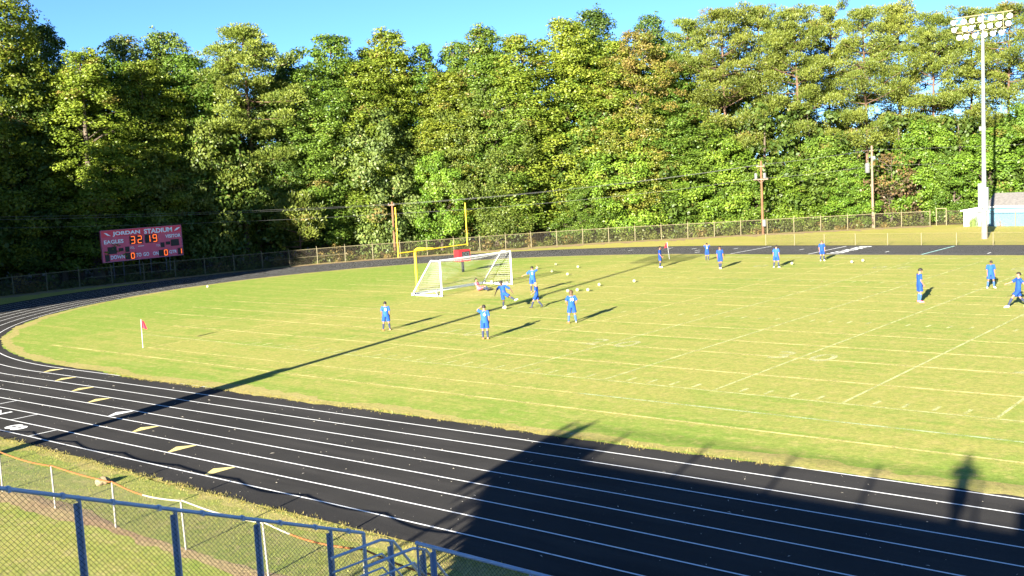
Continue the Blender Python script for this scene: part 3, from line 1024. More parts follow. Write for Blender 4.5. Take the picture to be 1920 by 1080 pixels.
# undergrowth along the back of the fence
def undergrowth():
    rg = np.random.default_rng(55)
    Vs, Fs, T, A = [], [], [], []
    b = 0
    for s in np.arange(24, sF[-1] + 20, 0.55):
        if s <= sF[-1] - 0.6:
            p_ = fence_pt(s, 0.5 + abs(rg.normal(0, 1.0)))
        else:
            p_ = Vector((-20.9 + (s - sF[-1]), 90.2 + 0.2 * (s - sF[-1])))
        n = int(rg.uniform(50, 150))
        hh = rg.uniform(0.4, 1.3) if rg.uniform() < 0.75 else rg.uniform(1.2, 2.2)
        if 14 < p_.y < 29: hh = min(hh, 0.7)
        d = unit(rg.normal(size=(n, 3)))
        P = np.array([p_.x, p_.y, hh * 0.45]) + d * (rg.uniform(0.1, 1, n) ** 0.4)[:, None] * np.array([0.7, 0.7, hh * 0.55])
        P[:, 2] = np.maximum(P[:, 2], 0.05)
        N = unit(d * .5 + np.array([0, 0, .5]) + rg.normal(0, .4, (n, 3)))
        V, F = leaf_quads(P, N, 0.24 * rg.uniform(0.6, 1.4, n), rg)
        Vs.append(V); Fs.append(F + b); b += len(V)
        T.append(np.clip(rg.uniform(0.1, 0.9) + rg.normal(0, .2, n), 0, 1)); A.append(np.full(n, 0.75 if rg.uniform() < 0.18 else 0.05))
    me = leaf_mesh('undergrowth', np.concatenate(Vs), np.concatenate(Fs), np.concatenate(T), np.concatenate(A), M_LEAF)
    o = link('undergrowth', me)
    o.color = (0.10, 0.13, 0.03, 1)
    tag(o, 'weeds and low scrub along the back of the fence', 'undergrowth', kind='stuff')
undergrowth()

# ------------------------------------------------------------------ fences
def pipe(name, pts, r, mat, parent, n=8):
    return MB().tube(pts, r, n).build(name, mat, parent)

# back fence round the bend, posts with cranked tips
bf = empty('chain_link_fence', (FENCE[2][0], FENCE[2][1], 0))
tag(bf, 'long chain link fence with cranked posts curving along the wood behind the track', 'fence')
def rel(o, pts):
    L = o.location
    return [(p[0] - L.x, p[1] - L.y, p[2] - L.z) for p in pts]
FH = 1.62
def fence_h(s):
    return FH
_post = MB().tube([(0, 0, -0.1), (0, 0, FH), (0.0, 0, FH + 0.03)], 0.045, 7).tube([(0, 0, FH), (0, -0.16, FH + 0.22)], 0.03, 6).build('post', M_POSTY)
_pm = _post.data
bpy.data.objects.remove(_post)
s = 16.0
fs = []
while s < sF[-1] - 0.55:
    p_ = fence_pt(s); q_ = fence_pt(s + 0.4)
    o = link('post', _pm, bf)
    o.location = (p_.x - bf.location.x, p_.y - bf.location.y, 0)
    o.rotation_euler = (random.gauss(0, 0.012), random.gauss(0, 0.012), math.atan2(q_.y - p_.y, q_.x - p_.x) + math.pi)
    fs.append(s)
    s += 2.95
path = [(*fence_pt(a), 0.0) for a in np.arange(16, sF[-1] - 0.5, 1.475)]
pipe('top_rail', rel(bf, [(x, y, FH - 0.02) for x, y, z in path]), 0.034, M_POSTY, bf, 6)
o = chain_link('wire_mesh', rel(bf, path), FH - 0.03, 0.06, 0.0034, M_WIREFAR, bf)
for a, b in ((46.2, 54.8), (64.0, 72.5), (16.5, 22)):
    pipe('mid_rail', rel(bf, [(*fence_pt(q), 0.82) for q in np.arange(a, b, 1.4)]), 0.026, M_POSTY, bf, 5)

# gate and the fence run in front of the shed
gt = empty('fence_gate', (-20.9, 86.8, 0))
tag(gt, 'tall narrow pipe gate frame in the fence left of the shed', 'gate')
for x, y in ((0, 0), (1.0, 0.18)):
    pipe('gate_post', [(x, y, -0.1), (x, y, 1.86)], 0.05, M_POSTY, gt)
pipe('gate_head', [(0, 0, 1.86), (1.0, 0.18, 1.86)], 0.045, M_POSTY, gt)
chain_link('wire_mesh', [(0, 0, 0), (1.0, 0.18, 0)], 1.6, 0.06, 0.0034, M_WIREFAR, gt)
sf = empty('chain_link_fence', (-19.9, 86.98, 0))
tag(sf, 'short chain link run between the gate and the shed', 'fence')
_sp = [(0, 0, 0), (2.4, -1.3, 0), (5.0, -3.6, 0), (8.0, -3.65, 0), (11, -3.7, 0), (14, -3.75, 0)]
for x, y, z in _sp[1:]:
    o = link('post', _pm, sf); o.location = (x, y, 0)
pipe('top_rail', [(x, y, 1.58) for x, y, z in _sp], 0.03, M_POSTY, sf, 6)
chain_link('wire_mesh', _sp, 1.56, 0.06, 0.0034, M_WIREFAR, sf)

# low fence along the far straight
lf = empty('low_fence', (-28.2, 60.55, 0))
tag(lf, 'low chain link fence along the outside of the far straight', 'fence')
_lp = MB().tube([(0, 0, -0.1), (0, 0, 1.08)], 0.036, 7).build('post', M_POSTY); _lpm = _lp.data; bpy.data.objects.remove(_lp)
for i in range(14):
    o = link('post', _lpm, lf); o.location = (2.93 * i, -0.02 * i, 0)
pipe('top_rail', [(2.93 * i, -0.02 * i, 1.06) for i in range(14)], 0.009, M_POSTY, lf, 6)
chain_link('wire_mesh', [(2.93 * i, -0.02 * i, 0) for i in range(14)], 1.04, 0.06, 0.0026, M_WIREFAR, lf)

# low fence between the near lawn and the track, with a sagging plastic tube on its rail
nf = empty('low_fence', (-25.0, -19.25, 0))
tag(nf, 'low chain link fence topped with sagging orange and white tube in front of the stands', 'fence')
M_LOWP = plain('weathered_low_post', (0.20, 0.19, 0.16), 0.6, 0.1)
_np = MB().tube([(0, 0, -0.1), (0, 0, 1.1)], 0.024, 8).build('post', M_LOWP); _npm = _np.data; bpy.data.objects.remove(_np)
M_ORT = plain('orange_plastic_tube', (0.20, 0.075, 0.022), 0.5)
M_WHT = plain('white_plastic_tube', (0.26, 0.24, 0.18), 0.5)
M_BLKT = plain('black_plastic_tube', (0.02, 0.02, 0.02), 0.5)
xs = [-7.75 + 2.86 * k + 25.0 for k in range(-6, 14)]
for x in xs:
    o = link('post', _npm, nf); o.location = (x, 0.012 * (x - 17), 0)
    o.rotation_euler = (random.gauss(0, 0.01), random.gauss(0, 0.015), 0)
k0 = 0
for i in range(len(xs) - 1):
    a, b = xs[i], xs[i + 1]
    sag = 0.03 + 0.12 * random.random()
    bow = random.uniform(-0.05, 0.06)
    N = 10
    P = [(a + (b - a) * j / N, 0.012 * (a - 17) + bow * math.sin(math.pi * j / N), 1.12 - sag * math.sin(math.pi * j / N)) for j in range(N + 1)]
    wx = a - 25.0
    cut = {6: 3, 7: 10, 8: 7}
    # colours change along the fence as sections of tube were added
    if wx < -5.5: pipe('rail_tube', P, 0.020, M_ORT, nf, 6)
    elif wx < -3.5:
        pipe('rail_tube', P[:6], 0.020, M_ORT, nf, 6); pipe('rail_tube', P[5:], 0.020, M_WHT, nf, 6)
    elif wx < 0.2: pipe('rail_tube', P, 0.020, M_WHT, nf, 6)
    elif wx < 2.5:
        pipe('rail_tube', P[:4], 0.020, M_WHT, nf, 6); pipe('rail_tube', P[3:], 0.020, M_ORT, nf, 6)
    elif wx < 5.0: pipe('rail_tube', P, 0.020, M_ORT, nf, 6)
    else: pipe('rail_tube', P, 0.022, M_BLKT, nf, 6)
chain_link('wire_mesh', [(x, 0.012 * (x - 17), 0) for x in xs], 1.02, 0.055, 0.0022, M_WIRE, nf)

# ------------------------------------------------------------------ stands (behind and below the camera)
SX, SY, SZ = 5.6, -20.7, 0.72
RZ = 1.2                      # level the guardrail is set out from
RUN, RISE, ROWS = 0.66, 0.279, 23
bl = empty('bleachers', (SX, SY, 0))
tag(bl, 'aluminium bleachers with chain link guardrail and stairs in the near foreground', 'bleachers')
XR = 40.0
for i in range(ROWS):
    y = -i * RUN; z = SZ + i * RISE
    m = MB().box((XR / 2, y - RUN / 2 - 0.05, z - 0.03), (XR, RUN + 0.12, 0.05)).box((XR / 2, y - 0.02, z - RISE / 2 - 0.02), (XR, 0.03, RISE + 0.04))
    m.build('tread', M_ALU, bl)
    if i > 1:
        MB().box((XR / 2, y - RUN + 0.12, z + 0.40), (XR, 0.26, 0.05)).build('seat_plank', M_ALU, bl)
for x in np.arange(0.4, XR, 6.0):
    for i in range(2, ROWS, 6):
        MB().tube([(x, -i * RUN, -0.05), (x, -i * RUN, SZ + i * RISE - 0.06)], 0.06, 6).build('support_post', M_GALV, bl)
M_RAILB = plain('blue_grey_rail_pipe', (0.48, 0.53, 0.58), 0.4, 0.1, 0.5, 0.1)
M_POSTB = plain('blue_grey_rail_post', (0.36, 0.42, 0.50), 0.45, 0.0, 0.5, 0.12)
# side guardrail follows the slope of the rows
def side_z(y):
    return RZ - 0.02 + 0.40 * (-y)
ytop = -ROWS * RUN
def angle_post(name, x, y, z0, z1, parent):
    # angle iron: two flanges and a bevelled top
    m = MB().box((x, y, (z0 + z1) / 2), (0.062, 0.012, z1 - z0)).box((x - 0.028, y - 0.036, (z0 + z1) / 2 - 0.02), (0.010, 0.060, z1 - z0 - 0.05))
    m.tube([(x, y - 0.006, z1 - 0.01), (x, y - 0.02, z1 + 0.05)], [0.031, 0.02], 6)
    return m.build(name, M_POSTB, parent)
pipe('top_rail', [(0, 0, side_z(0) + 1.06), (0, ytop, side_z(ytop) + 1.06)], 0.026, M_RAILB, bl)
for yy in np.arange(-0.62, ytop, -1.27):
    angle_post('guard_post', -0.02, yy, side_z(yy) - 0.9, side_z(yy) + 1.04, bl)
MB().tube([(0, 0, -0.1), (0, 0, side_z(0) + 1.06)], 0.03, 8).build('end_post', M_RAILB, bl)
chain_link('wire_mesh', [(0, 0, side_z(0) - 0.5), (0, -9.0, side_z(-9.0) - 0.5)], 1.54, 0.052, 0.0026, M_WIRE, bl)
for yy in np.arange(-0.3, ytop, -0.62):      # rail clips
    zz = side_z(yy) + 1.06
    MB().box((0, yy, zz), (0.075, 0.035, 0.07)).build('rail_clip', M_RAILB, bl)
# front guardrail right of the stairs
fx = 1.15
pipe('top_rail', [(fx, 0.02, RZ + 1.09), (XR, 0.02, RZ + 1.09)], 0.03, M_RAILB, bl)
for x in (fx + 0.36, fx + 2.2, fx + 4.1, fx + 6.0, fx + 8, fx + 10):
    angle_post('guard_post', x, 0.03, RZ - 0.9, RZ + 1.06, bl)
pipe('end_post', [(fx + 0.02, 0.02, RZ - 0.4), (fx + 0.02, 0.02, RZ + 1.12)], 0.018, M_POSTB, bl, 6)
chain_link('wire_mesh', [(fx, 0.03, RZ - 0.3), (fx + 8.0, 0.03, RZ - 0.3)], 1.36, 0.052, 0.0026, M_WIRE, bl)
# stair rails between the two guardrails, running down to the lawn
for x, c_ in ((fx - 0.14, 0.0), (0.30, 0.0)):
    top = [(x, -0.9, RZ + 0.98), (x, 0.08, RZ + 0.96), (x, 0.34, RZ + 0.86), (x, 1.05, RZ - 0.10)]
    pipe('stair_rail', top, 0.024, M_RAILB, bl)
    for dz in (0.22, 0.44):
        pipe('stair_rail', [(x, -0.9, RZ + 0.98 - dz), (x, 0.08, RZ + 0.96 - dz), (x, 0.95, RZ - 0.22 - dz * 0.6)], 0.018, M_RAILB, bl)
    angle_post('stair_post', x, 0.30, 0.1, RZ + 0.84, bl)
    pipe('stair_post', [(x, 1.0, -0.05), (x, 1.0, RZ - 0.1)], 0.022, M_RAILB, bl, 6)
for i in range(5):
    MB().box((0.72, 0.18 + 0.19 * i, SZ - 0.22 * (i + 1)), (0.82, 0.2, 0.04)).build('stair_tread', M_ALU, bl)
# back guardrail
pipe('top_rail', [(0, ytop, SZ + ROWS * RISE + 1.05), (XR, ytop, SZ + ROWS * RISE + 1.05)], 0.028, M_RAILB, bl)
for dz in (0.75, 0.5, 0.25):
    pipe('back_rail', [(0, ytop, SZ + ROWS * RISE + dz), (2.2, ytop, SZ + ROWS * RISE + dz)], 0.03, M_RAILB, bl, 6)
for x in (0.0, 2.2, 4.9, 7.4, 9.6, 12, 14.4, 17, 20, 23):
    MB().box((x, ytop, SZ + ROWS * RISE + 0.35), (0.09, 0.06, 1.5)).build('guard_post', M_POSTB, bl)
MB().box((XR / 2 + 6.4, ytop, SZ + ROWS * RISE + 0.3), (XR - 12.8, 0.03, 0.66)).build('shadow_panel', M_POSTB, bl)  # added unseen panel, raises the right part of the stand's shadow
MB().box((1.0, ytop + 0.03, SZ + ROWS * RISE + 0.28), (2.0, 0.03, 0.62)).build('shadow_panel', M_POSTB, bl)  # added out of view to fill the shadow of the back left corner
MB().box((-0.04, ytop + 1.6, SZ + (ROWS - 2) * RISE + 0.35), (0.03, 3.2, 1.3)).build('shadow_panel', M_POSTB, bl)  # added side panel out of view, thickens the same corner's shadow

# ------------------------------------------------------------------ floodlight poles
M_POLE = plain('pale_galvanised_pole', (0.17, 0.18, 0.17), 0.5, 0.1, 0.4, 0.08, 1.0)
M_LENS = plain('bright_lamp_reflector', (0.75, 0.74, 0.70), 0.25, 0.0, 0.6, 0.03)
M_CONC = plain('concrete_base', (0.20, 0.17, 0.13), 0.9, 0, 0.2, 0.15, 3.0)
_lamp = MB()
_prof = [(0.0, 0.085), (0.10, 0.10), (0.20, 0.17), (0.30, 0.225), (0.34, 0.235)]
_lamp.tube([(0, -a, 0) for a, r in _prof], [r for a, r in _prof], 14, caps=True)
_lamp.tube([(0, 0.0, 0), (0, 0.22, 0)], [0.085, 0.07], 8)
_lo = _lamp.build('lamp', M_LENS); _lampm = _lo.data; bpy.data.objects.remove(_lo)
_lensm = MB().sphere((0, -0.335, 0), (0.222, 0.05, 0.222), 14, 6).build('lens', M_LENS); _lm2 = _lensm.data; bpy.data.objects.remove(_lensm)
def light_pole(x, y, h, label):
    o = empty('floodlight_pole', (x, y, 0))
    tag(o, label, 'light pole', 'stadium floodlight poles')
    MB().tube([(0, 0, 1.3), (0, 0, 9.8), (0, 0, h)], [0.22, 0.175, 0.13], 12).build('shaft', M_POLE, o)
    MB().tube([(0, 0, -0.2), (0, 0, 1.6)], [0.27, 0.25], 12).build('base', M_CONC, o)
    MB().tube([(0, 0, 9.55), (0, 0, 10.0)], 0.20, 12).box((-0.24, -0.05, 9.8), (0.14, 0.3, 0.35)).build('joint_collar', M_POLE, o)
    for cx, z0, z1 in ((-0.20, 2.75, 4.95), (0.24, 2.55, 4.6)):
        c_ = MB().box((cx, -0.24, (z0 + z1) / 2), (0.40, 0.28, z1 - z0)).build('ballast_cabinet', M_POLE, o)
        MB().box((cx, -0.385, (z0 + z1) / 2), (0.34, 0.012, z1 - z0 - 0.1)).build('door', M_POLE, c_)
    rows = ((h + 1.35, 7, -2.25, 2.25), (h + 0.72, 7, -2.2, 2.2), (h + 0.02, 6, -1.95, 1.75))
    for zr, n, xa, xb in rows:
        MB().box(((xa + xb) / 2, 0.0, zr + 0.32), (xb - xa + 0.5, 0.10, 0.08)).build('crossarm', M_POSTY, o)
        for i in range(n):
            lx = xa + (xb - xa) * i / (n - 1)
            l = link('lamp', _lampm, o)
            l.location = (lx, -0.12, zr)
            l.rotation_euler = (R(24), 0, R(random.uniform(-26, 26)))
            e = link('lens', _lm2, l)
    MB().tube([(0, 0.02, h - 0.3), (0, 0.02, h + 1.75)], 0.09, 8).build('head_mast', M_POLE, o)
    for sx_ in (-1.7, 1.7):
        MB().box((sx_, 0.03, h + 0.95), (0.06, 0.06, 1.5)).build('bracket', M_POSTY, o)
    return o
light_pole(-10.35, 67.35, 18.0, 'tall pale floodlight pole with three rows of lamps on the far side of the track')
light_pole(-14.25, -21.3, 18.0, 'floodlight pole beside the stands that casts the long shadow over the field')

# ------------------------------------------------------------------ utility poles and wires
M_CAN = plain('grey_transformer_can', (0.11, 0.115, 0.11), 0.5)
def util_pole(x, y, h, mat, label, arms, kind):
    o = empty('utility_pole', (x, y, 0))
    tag(o, label, 'utility pole', 'wooden utility poles along the wood')
    MB().tube([(0, 0, -0.2), (0, 0, h)], [0.16, 0.11], 9).build('pole', mat, o)
    d = Vector((0.70, -0.5, 0)).normalized()
    for z, w in arms:
        a = MB().box((0.0, -0.13, z), (w, 0.1, 0.12)).build('crossarm', M_WOODG, o)
        for sx_ in (-0.42, 0.42):
            MB().tube([(sx_ * w, -0.13, z + 0.06), (sx_ * w, -0.13, z + 0.22)], [0.045, 0.03], 7).build('insulator', M_CAN, a)
    if kind == 'cans':
        for sx_ in (-0.55, 0.5):
            MB().tube([(sx_, -0.22, h - 1.95), (sx_, -0.22, h - 1.35)], 0.17, 10).build('cutout', M_CAN, o)
        for sx_ in (-0.5, 0.5):
            MB().tube([(0, -0.1, h - 2.5), (sx_, -0.12, h - 2.02)], 0.025, 5).build('arm_brace', M_WOODG, o)
        MB().box((0.30, -0.2, 1.25), (0.36, 0.2, 0.75)).build('meter_box', M_CAN, o)
    if kind == 'transformer':
        t_ = MB().tube([(-0.48, -0.12, h - 3.0), (-0.48, -0.12, h - 2.95), (-0.48, -0.12, h - 2.0), (-0.48, -0.12, h - 1.9)], [0.22, 0.27, 0.27, 0.18], 12).build('transformer', M_CAN, o)
        MB().tube([(-0.4, -0.12, h - 1.95), (-0.4, -0.12, h - 1.6)], [0.05, 0.03], 7).build('bushing', M_CAN, t_)
        MB().box((0.28, -0.1, h - 1.35), (0.3, 0.15, 0.35)).build('cutout', M_CAN, o)
        MB().box((0, -0.12, h - 0.55), (0.5, 0.06, 0.1)).build('crossarm', M_WOODG, o)
    return o
util_pole(-36.35, 76.2, 8.15, M_WOOD, 'reddish utility pole with a crossarm in the middle of the far fence', [(7.55, 1.0), (6.1, 1.75)], 'cans')
util_pole(-27.1, 84.6, 9.15, M_WOODG, 'grey utility pole with a transformer, farther and taller than the reddish one', [], 'transformer')
util_pole(-64.9, 46.8, 5.95, M_WOOD, 'short dark utility pole behind the left upright of the goalpost', [(5.6, 1.0)], '')
def wire(name, pts, sag, r, label):
    P = []
    for a, b in zip(pts[:-1], pts[1:]):
        a, b = Vector(a), Vector(b)
        for j in range(14):
            t_ = j / 14
            p_ = a.lerp(b, t_); p_.z -= sag * 4 * t_ * (1 - t_)
            P.append(p_)
    P.append(Vector(pts[-1]))
    o = MB().tube(P, r, 5, caps=False).build(name, M_CABLE)
    tag(o, label, 'cable', 'overhead wires in front of the wood')
wire('power_line', [(-77.5, -8, 7.9), (-64.9, 46.75, 5.72), (-36.35, 76.15, 7.75)], 0.45, 0.010, 'upper of the pale wires crossing above the scoreboard')
wire('power_line', [(-77.9, -8, 7.6), (-65.2, 46.65, 5.62), (-36.8, 76.05, 7.68)], 0.45, 0.012, 'wire just below the upper one above the scoreboard')
wire('power_line', [(-77.5, -8, 7.0), (-64.9, 46.75, 4.65), (-36.35, 76.15, 6.2)], 0.45, 0.010, 'lower pale wire touching the top of the scoreboard')
wire('power_line', [(-36.35, 76.15, 7.75), (-27.1, 84.5, 8.7)], 0.12, 0.012, 'wire between the tops of the two taller utility poles')
wire('power_line', [(-36.35, 76.15, 6.2), (-27.1, 84.5, 6.9)], 0.12, 0.010, 'lower wire between the two taller utility poles')
wire('power_line', [(-27.1, 84.5, 8.7), (14, 100, 8.6)], 0.35, 0.006, 'wire running right from the top of the grey utility pole')
wire('power_line', [(-27.1, 84.5, 6.9), (14, 100, 7.2)], 0.35, 0.006, 'lower wire running right from the grey utility pole')

# ------------------------------------------------------------------ shed
sh = empty('storage_shed', (-14.7, 84.3, 0))
tag(sh, 'pale blue sided shed with grey roof and white lean to beside the floodlight pole', 'shed')
M_SIDING = plain('pale_blue_siding', (0.085, 0.20, 0.26), 0.7, 0, 0.3, 0.1, 1.2)
M_LEAN = plain('pale_grey_siding', (0.20, 0.23, 0.25), 0.7, 0, 0.3, 0.1, 1.2)
M_ROOF = plain('grey_shingle_roof', (0.15, 0.14, 0.13), 0.9, 0, 0.2, 0.25, 4.0, 0.4)
M_TRIM = plain('white_trim', (0.42, 0.42, 0.40), 0.5)
for i in range(11):            # horizontal siding boards, each lapping the one below
    m = MB()
    z0, z1 = 0.19 * i, 0.19 * (i + 1)
    m.add([(0, -0.02, z0), (15, -0.02, z0), (15, 0.0, z1), (0, 0.0, z1)], [(0, 1, 2, 3)])
    m.add([(0, -0.02, z0), (0, 0.004, z0), (15, 0.004, z0), (15, -0.02, z0)], [(0, 1, 2, 3)])
    m.build('siding_board', M_SIDING, sh)
MB().box((7.5, 3.0, 1.03), (15, 5.9, 2.06)).build('wall', M_LEAN, sh)
MB().add([(-0.3, -0.35, 2.12), (15.3, -0.35, 2.12), (15.3, 3.0, 3.35), (-0.3, 3.0, 3.35), (-0.3, 6.3, 2.12), (15.3, 6.3, 2.12)],
         [(0, 1, 2, 3), (3, 2, 5, 4)]).build('roof', M_ROOF, sh)
MB().box((7.5, -0.37, 2.03), (15.6, 0.04, 0.2)).build('fascia', M_TRIM, sh)
MB().add([(-0.02, 0, 2.0), (-0.02, 6, 2.0), (-0.02, 3, 3.1)], [(0, 1, 2)]).build('gable', M_LEAN, sh)
lt = MB().add([(-2.6, 0.1, 0), (-0.05, 0.1, 0), (-0.05, 0.1, 2.02), (-2.6, 0.1, 1.62), (-2.6, 4, 0), (-2.6, 4, 1.62), (-0.05, 4, 2.02)], [(0, 1, 2, 3), (0, 3, 5, 4)]).build('lean_to_wall', M_LEAN, sh)
MB().add([(-2.85, -0.15, 1.62), (-0.05, -0.15, 2.08), (-0.05, 4.2, 2.08), (-2.85, 4.2, 1.62), (-2.85, -0.15, 1.74), (-0.05, -0.15, 2.2), (-0.05, 4.2, 2.2), (-2.85, 4.2, 1.74)],
         [(0, 1, 5, 4), (4, 5, 6, 7), (0, 4, 7, 3), (0, 3, 2, 1)]).build('lean_to_roof', M_TRIM, sh)
def weed(x, y, h, n, label, mat):
    o = empty('tall_weed', (x, y, 0)); tag(o, label, 'weed', 'weeds against the shed')
    m = MB()
    for i in range(n):
        a = random.uniform(0, 6.28); l = random.uniform(0.5, 1) * h
        bx, by = random.gauss(0, .22), random.gauss(0, .1)
        m.tube([(bx, by, 0), (bx + .08 * l * math.cos(a), by + .08 * l * math.sin(a), l * .6), (bx + .25 * l * math.cos(a), by + .2 * l * math.sin(a), l)], [.02, .014, .004], 4, caps=False)
    m.build('stems', mat, o)
M_STEM = plain('dry_weed_stem', (0.24, 0.15, 0.09), 0.9)
M_STEMG = plain('green_weed', (0.12, 0.16, 0.04), 0.9)
weed(-9.6, 83.8, 1.5, 40, 'clump of dry reddish weeds against the blue shed wall', M_STEM)
weed(-16.2, 83.9, 1.2, 60, 'green weed clump against the lean to', M_STEMG)
weed(-13.6, 83.9, 0.9, 14, 'few dry stems right of the floodlight pole at the shed wall', M_STEM)

# ------------------------------------------------------------------ scoreboard
M_STEM2 = plain('dark_steel_post', (0.10, 0.10, 0.10), 0.6)
sb = empty('scoreboard', (-73.6, 18.05, 0))
sb.rotation_euler = (0, 0, math.pi / 2)          # local x runs along the board, local -y faces the field
tag(sb, 'maroon football scoreboard on posts behind the fence, lit scores in orange', 'scoreboard')
BW, BZ0, BZ1 = 8.4, 2.0, 4.97
M_MAROON = plain('maroon_board', (0.70, 0.10, 0.17), 0.5, 0, 0.4, 0.08, 0.8)
M_CRIM = plain('crimson_header', (0.80, 0.05, 0.09), 0.5, 0, 0.4, 0.08, 0.8)
M_LETTER = plain('white_lettering', (0.90, 0.90, 0.90), 0.6, 0, 0.4, 0.0)
MB().box((BW / 2, 0.11, (BZ0 + BZ1) / 2), (BW, 0.2, BZ1 - BZ0)).build('cabinet', M_MAROON, sb)
MB().box((BW / 2, -0.005, BZ1 - 0.32), (BW - 0.04, 0.03, 0.62)).build('header_panel', M_CRIM, sb)
M_FRAME = plain('pink_frame_edge', (0.42, 0.13, 0.2), 0.5)
for a in (MB().box((BW / 2, 0.0, BZ0 + 0.03), (BW + 0.06, 0.06, 0.06)), MB().box((BW / 2, 0.0, BZ1), (BW + 0.06, 0.06, 0.05)),
          MB().box((0, 0.0, (BZ0 + BZ1) / 2), (0.06, 0.06, BZ1 - BZ0 - 0.06)), MB().box((BW, 0.0, (BZ0 + BZ1) / 2), (0.06, 0.06, BZ1 - BZ0 - 0.06))):
    a.build('frame_edge', M_FRAME, sb)
def board_text(txt, cx, cz, width, height, off=0.012, mat=None):
    me = text_mesh(txt, 1.0, 0.006, off)
    xs_ = [v.co.x for v in me.vertices]; ys_ = [v.co.y for v in me.vertices]
    w0, h0 = max(xs_) - min(xs_), max(ys_) - min(ys_)
    mx, my = (max(xs_) + min(xs_)) / 2, (max(ys_) + min(ys_)) / 2
    for v in me.vertices:
        v.co.x = (v.co.x - mx) * width / w0; v.co.y = (v.co.y - my) * height / h0
    me.materials.clear(); me.materials.append(mat or M_LETTER)
    o = link('lettering', me, sb)
    o.location = (cx, -0.032, cz)
    o.rotation_euler = (math.pi / 2, 0, 0)
    return o
# fractions of the board measured along (from the left) and down (from the top)
def bx(f): return BW * f
def bz(f): return BZ1 - (BZ1 - BZ0) * f
board_text('JORDAN', bx(0.305), bz(0.13), BW * 0.335, 0.46, 0.034)
board_text('STADIUM', bx(0.70), bz(0.12), BW * 0.36, 0.46, 0.034)
board_text('EAGLES', bx(0.145), bz(0.365), BW * 0.232, 0.36, 0.024)
board_text('VISITOR', bx(0.885), bz(0.335), BW * 0.20, 0.33, 0.024)
board_text('DOWN', bx(0.175), bz(0.855), BW * 0.165, 0.37, 0.024)
board_text('TO', bx(0.432), bz(0.85), BW * 0.066, 0.36, 0.024)
board_text('GO', bx(0.525), bz(0.85), BW * 0.072, 0.36, 0.024)
board_text('ON', bx(0.645), bz(0.855), BW * 0.07, 0.36, 0.024)
board_text('QTR', bx(0.868), bz(0.86), BW * 0.10, 0.35, 0.024)
board_text('TOL', bx(0.358), bz(0.605), BW * 0.062, 0.20, 0.004)
board_text('TOL', bx(0.688), bz(0.605), BW * 0.055, 0.20, 0.004)
_t = NT('lit_orange_led'); M_LED = _t.done(_t.bsdf((0.5, 0.1, 0.02), 0.5, 0, None, 0.3, (1.0, 0.16, 0.03), 0.24))
SEG = {'0': 'abcdef', '1': 'bc', '2': 'abged', '3': 'abgcd', '9': 'abcfgd', ' ': ''}
def digit(ch, fx_, fz_, w, h):
    cx, cz = bx(fx_), bz(fz_)
    p_ = MB().box((cx, -0.012, cz), (w, 0.045, h)).build('digit_panel', M_DARKPANEL, sb)
    sw, sh_ = w * 0.60, h * 0.80
    tk = 0.075
    segs = {'a': (0, sh_ / 2, sw, tk), 'g': (0, 0, sw, tk), 'd': (0, -sh_ / 2, sw, tk),
            'b': (sw / 2, sh_ / 4, tk, sh_ / 2), 'c': (sw / 2, -sh_ / 4, tk, sh_ / 2), 'f': (-sw / 2, sh_ / 4, tk, sh_ / 2), 'e': (-sw / 2, -sh_ / 4, tk, sh_ / 2)}
    for q in SEG.get(ch, ''):
        x, z, a, b = segs[q]
        MB().box((cx + x, -0.042, cz + z), (a * 0.94, 0.012, b * 0.94)).build('segment', M_LED, p_)
for ch, fx_ in (('3', 0.375), ('2', 0.46), ('1', 0.565), ('9', 0.65)):
    digit(ch, fx_, 0.36, 0.62, 0.80)
digit(' ', 0.118, 0.635, 0.88, 0.66); digit(' ', 0.225, 0.63, 0.46, 0.30); digit(' ', 0.30, 0.64, 0.40, 0.50)
digit(' ', 0.742, 0.60, 0.40, 0.48); digit(' ', 0.815, 0.56, 0.46, 0.30); digit(' ', 0.905, 0.56, 0.88, 0.64)
digit(' ', 0.055, 0.87, 0.44, 0.60)
digit(' ', 0.298, 0.86, 0.44, 0.60); digit('0', 0.358, 0.86, 0.50, 0.62)
digit(' ', 0.715, 0.86, 0.44, 0.60); digit('0', 0.775, 0.86, 0.50, 0.62)
digit('1', 0.962, 0.86, 0.46, 0.62)
for fx_, sgn in ((0.075, 1), (0.945, -1)):     # streak emblems either side of the title
    MB().add([(bx(fx_) - 0.34, -0.03, bz(0.125) + 0.16 * sgn), (bx(fx_) - 0.05, -0.03, bz(0.125) + 0.12), (bx(fx_) + 0.36, -0.03, bz(0.125) - 0.18 * sgn), (bx(fx_), -0.03, bz(0.125) - 0.10)],
             [(0, 3, 2, 1)]).build('emblem', M_LETTER, sb)
MB().box((bx(0.47), -0.03, bz(0.575)), (0.62, 0.01, 0.05)).build('maker_plate', M_LETTER, sb)
for x in (1.1, 2.1, 3.75, 4.95, 6.6, 7.0):
    pipe('support_post', [(x, 0.2, -0.1), (x, 0.2, BZ0 + 0.5)], 0.05, M_STEM2, sb)

# ------------------------------------------------------------------ goalposts, goal, flags, play clock
gp = empty('football_goalpost', (-36.0, 21.5, 0))
tag(gp, 'yellow gooseneck football goalpost with two uprights behind the soccer goal', 'goalpost')
MB().tube([(0, 0, -0.1), (0, 0, 2.7), (0.06, 0, 2.95), (0.3, 0, 3.05), (2.0, -0.12, 3.05)], [0.095, 0.095, 0.095, 0.085, 0.075], 10).build('gooseneck', M_YPOST, gp)
pipe('crossbar', [(2.0, -3.55, 3.03), (2.0, 3.42, 3.09)], 0.042, M_YPOST, gp)
for y, z0, z1 in ((-3.55, 2.75, 6.15), (3.42, 3.0, 6.10)):
    pipe('upright', [(2.0, y, z0), (2.0, y, z1)], 0.042, M_YPOST, gp)

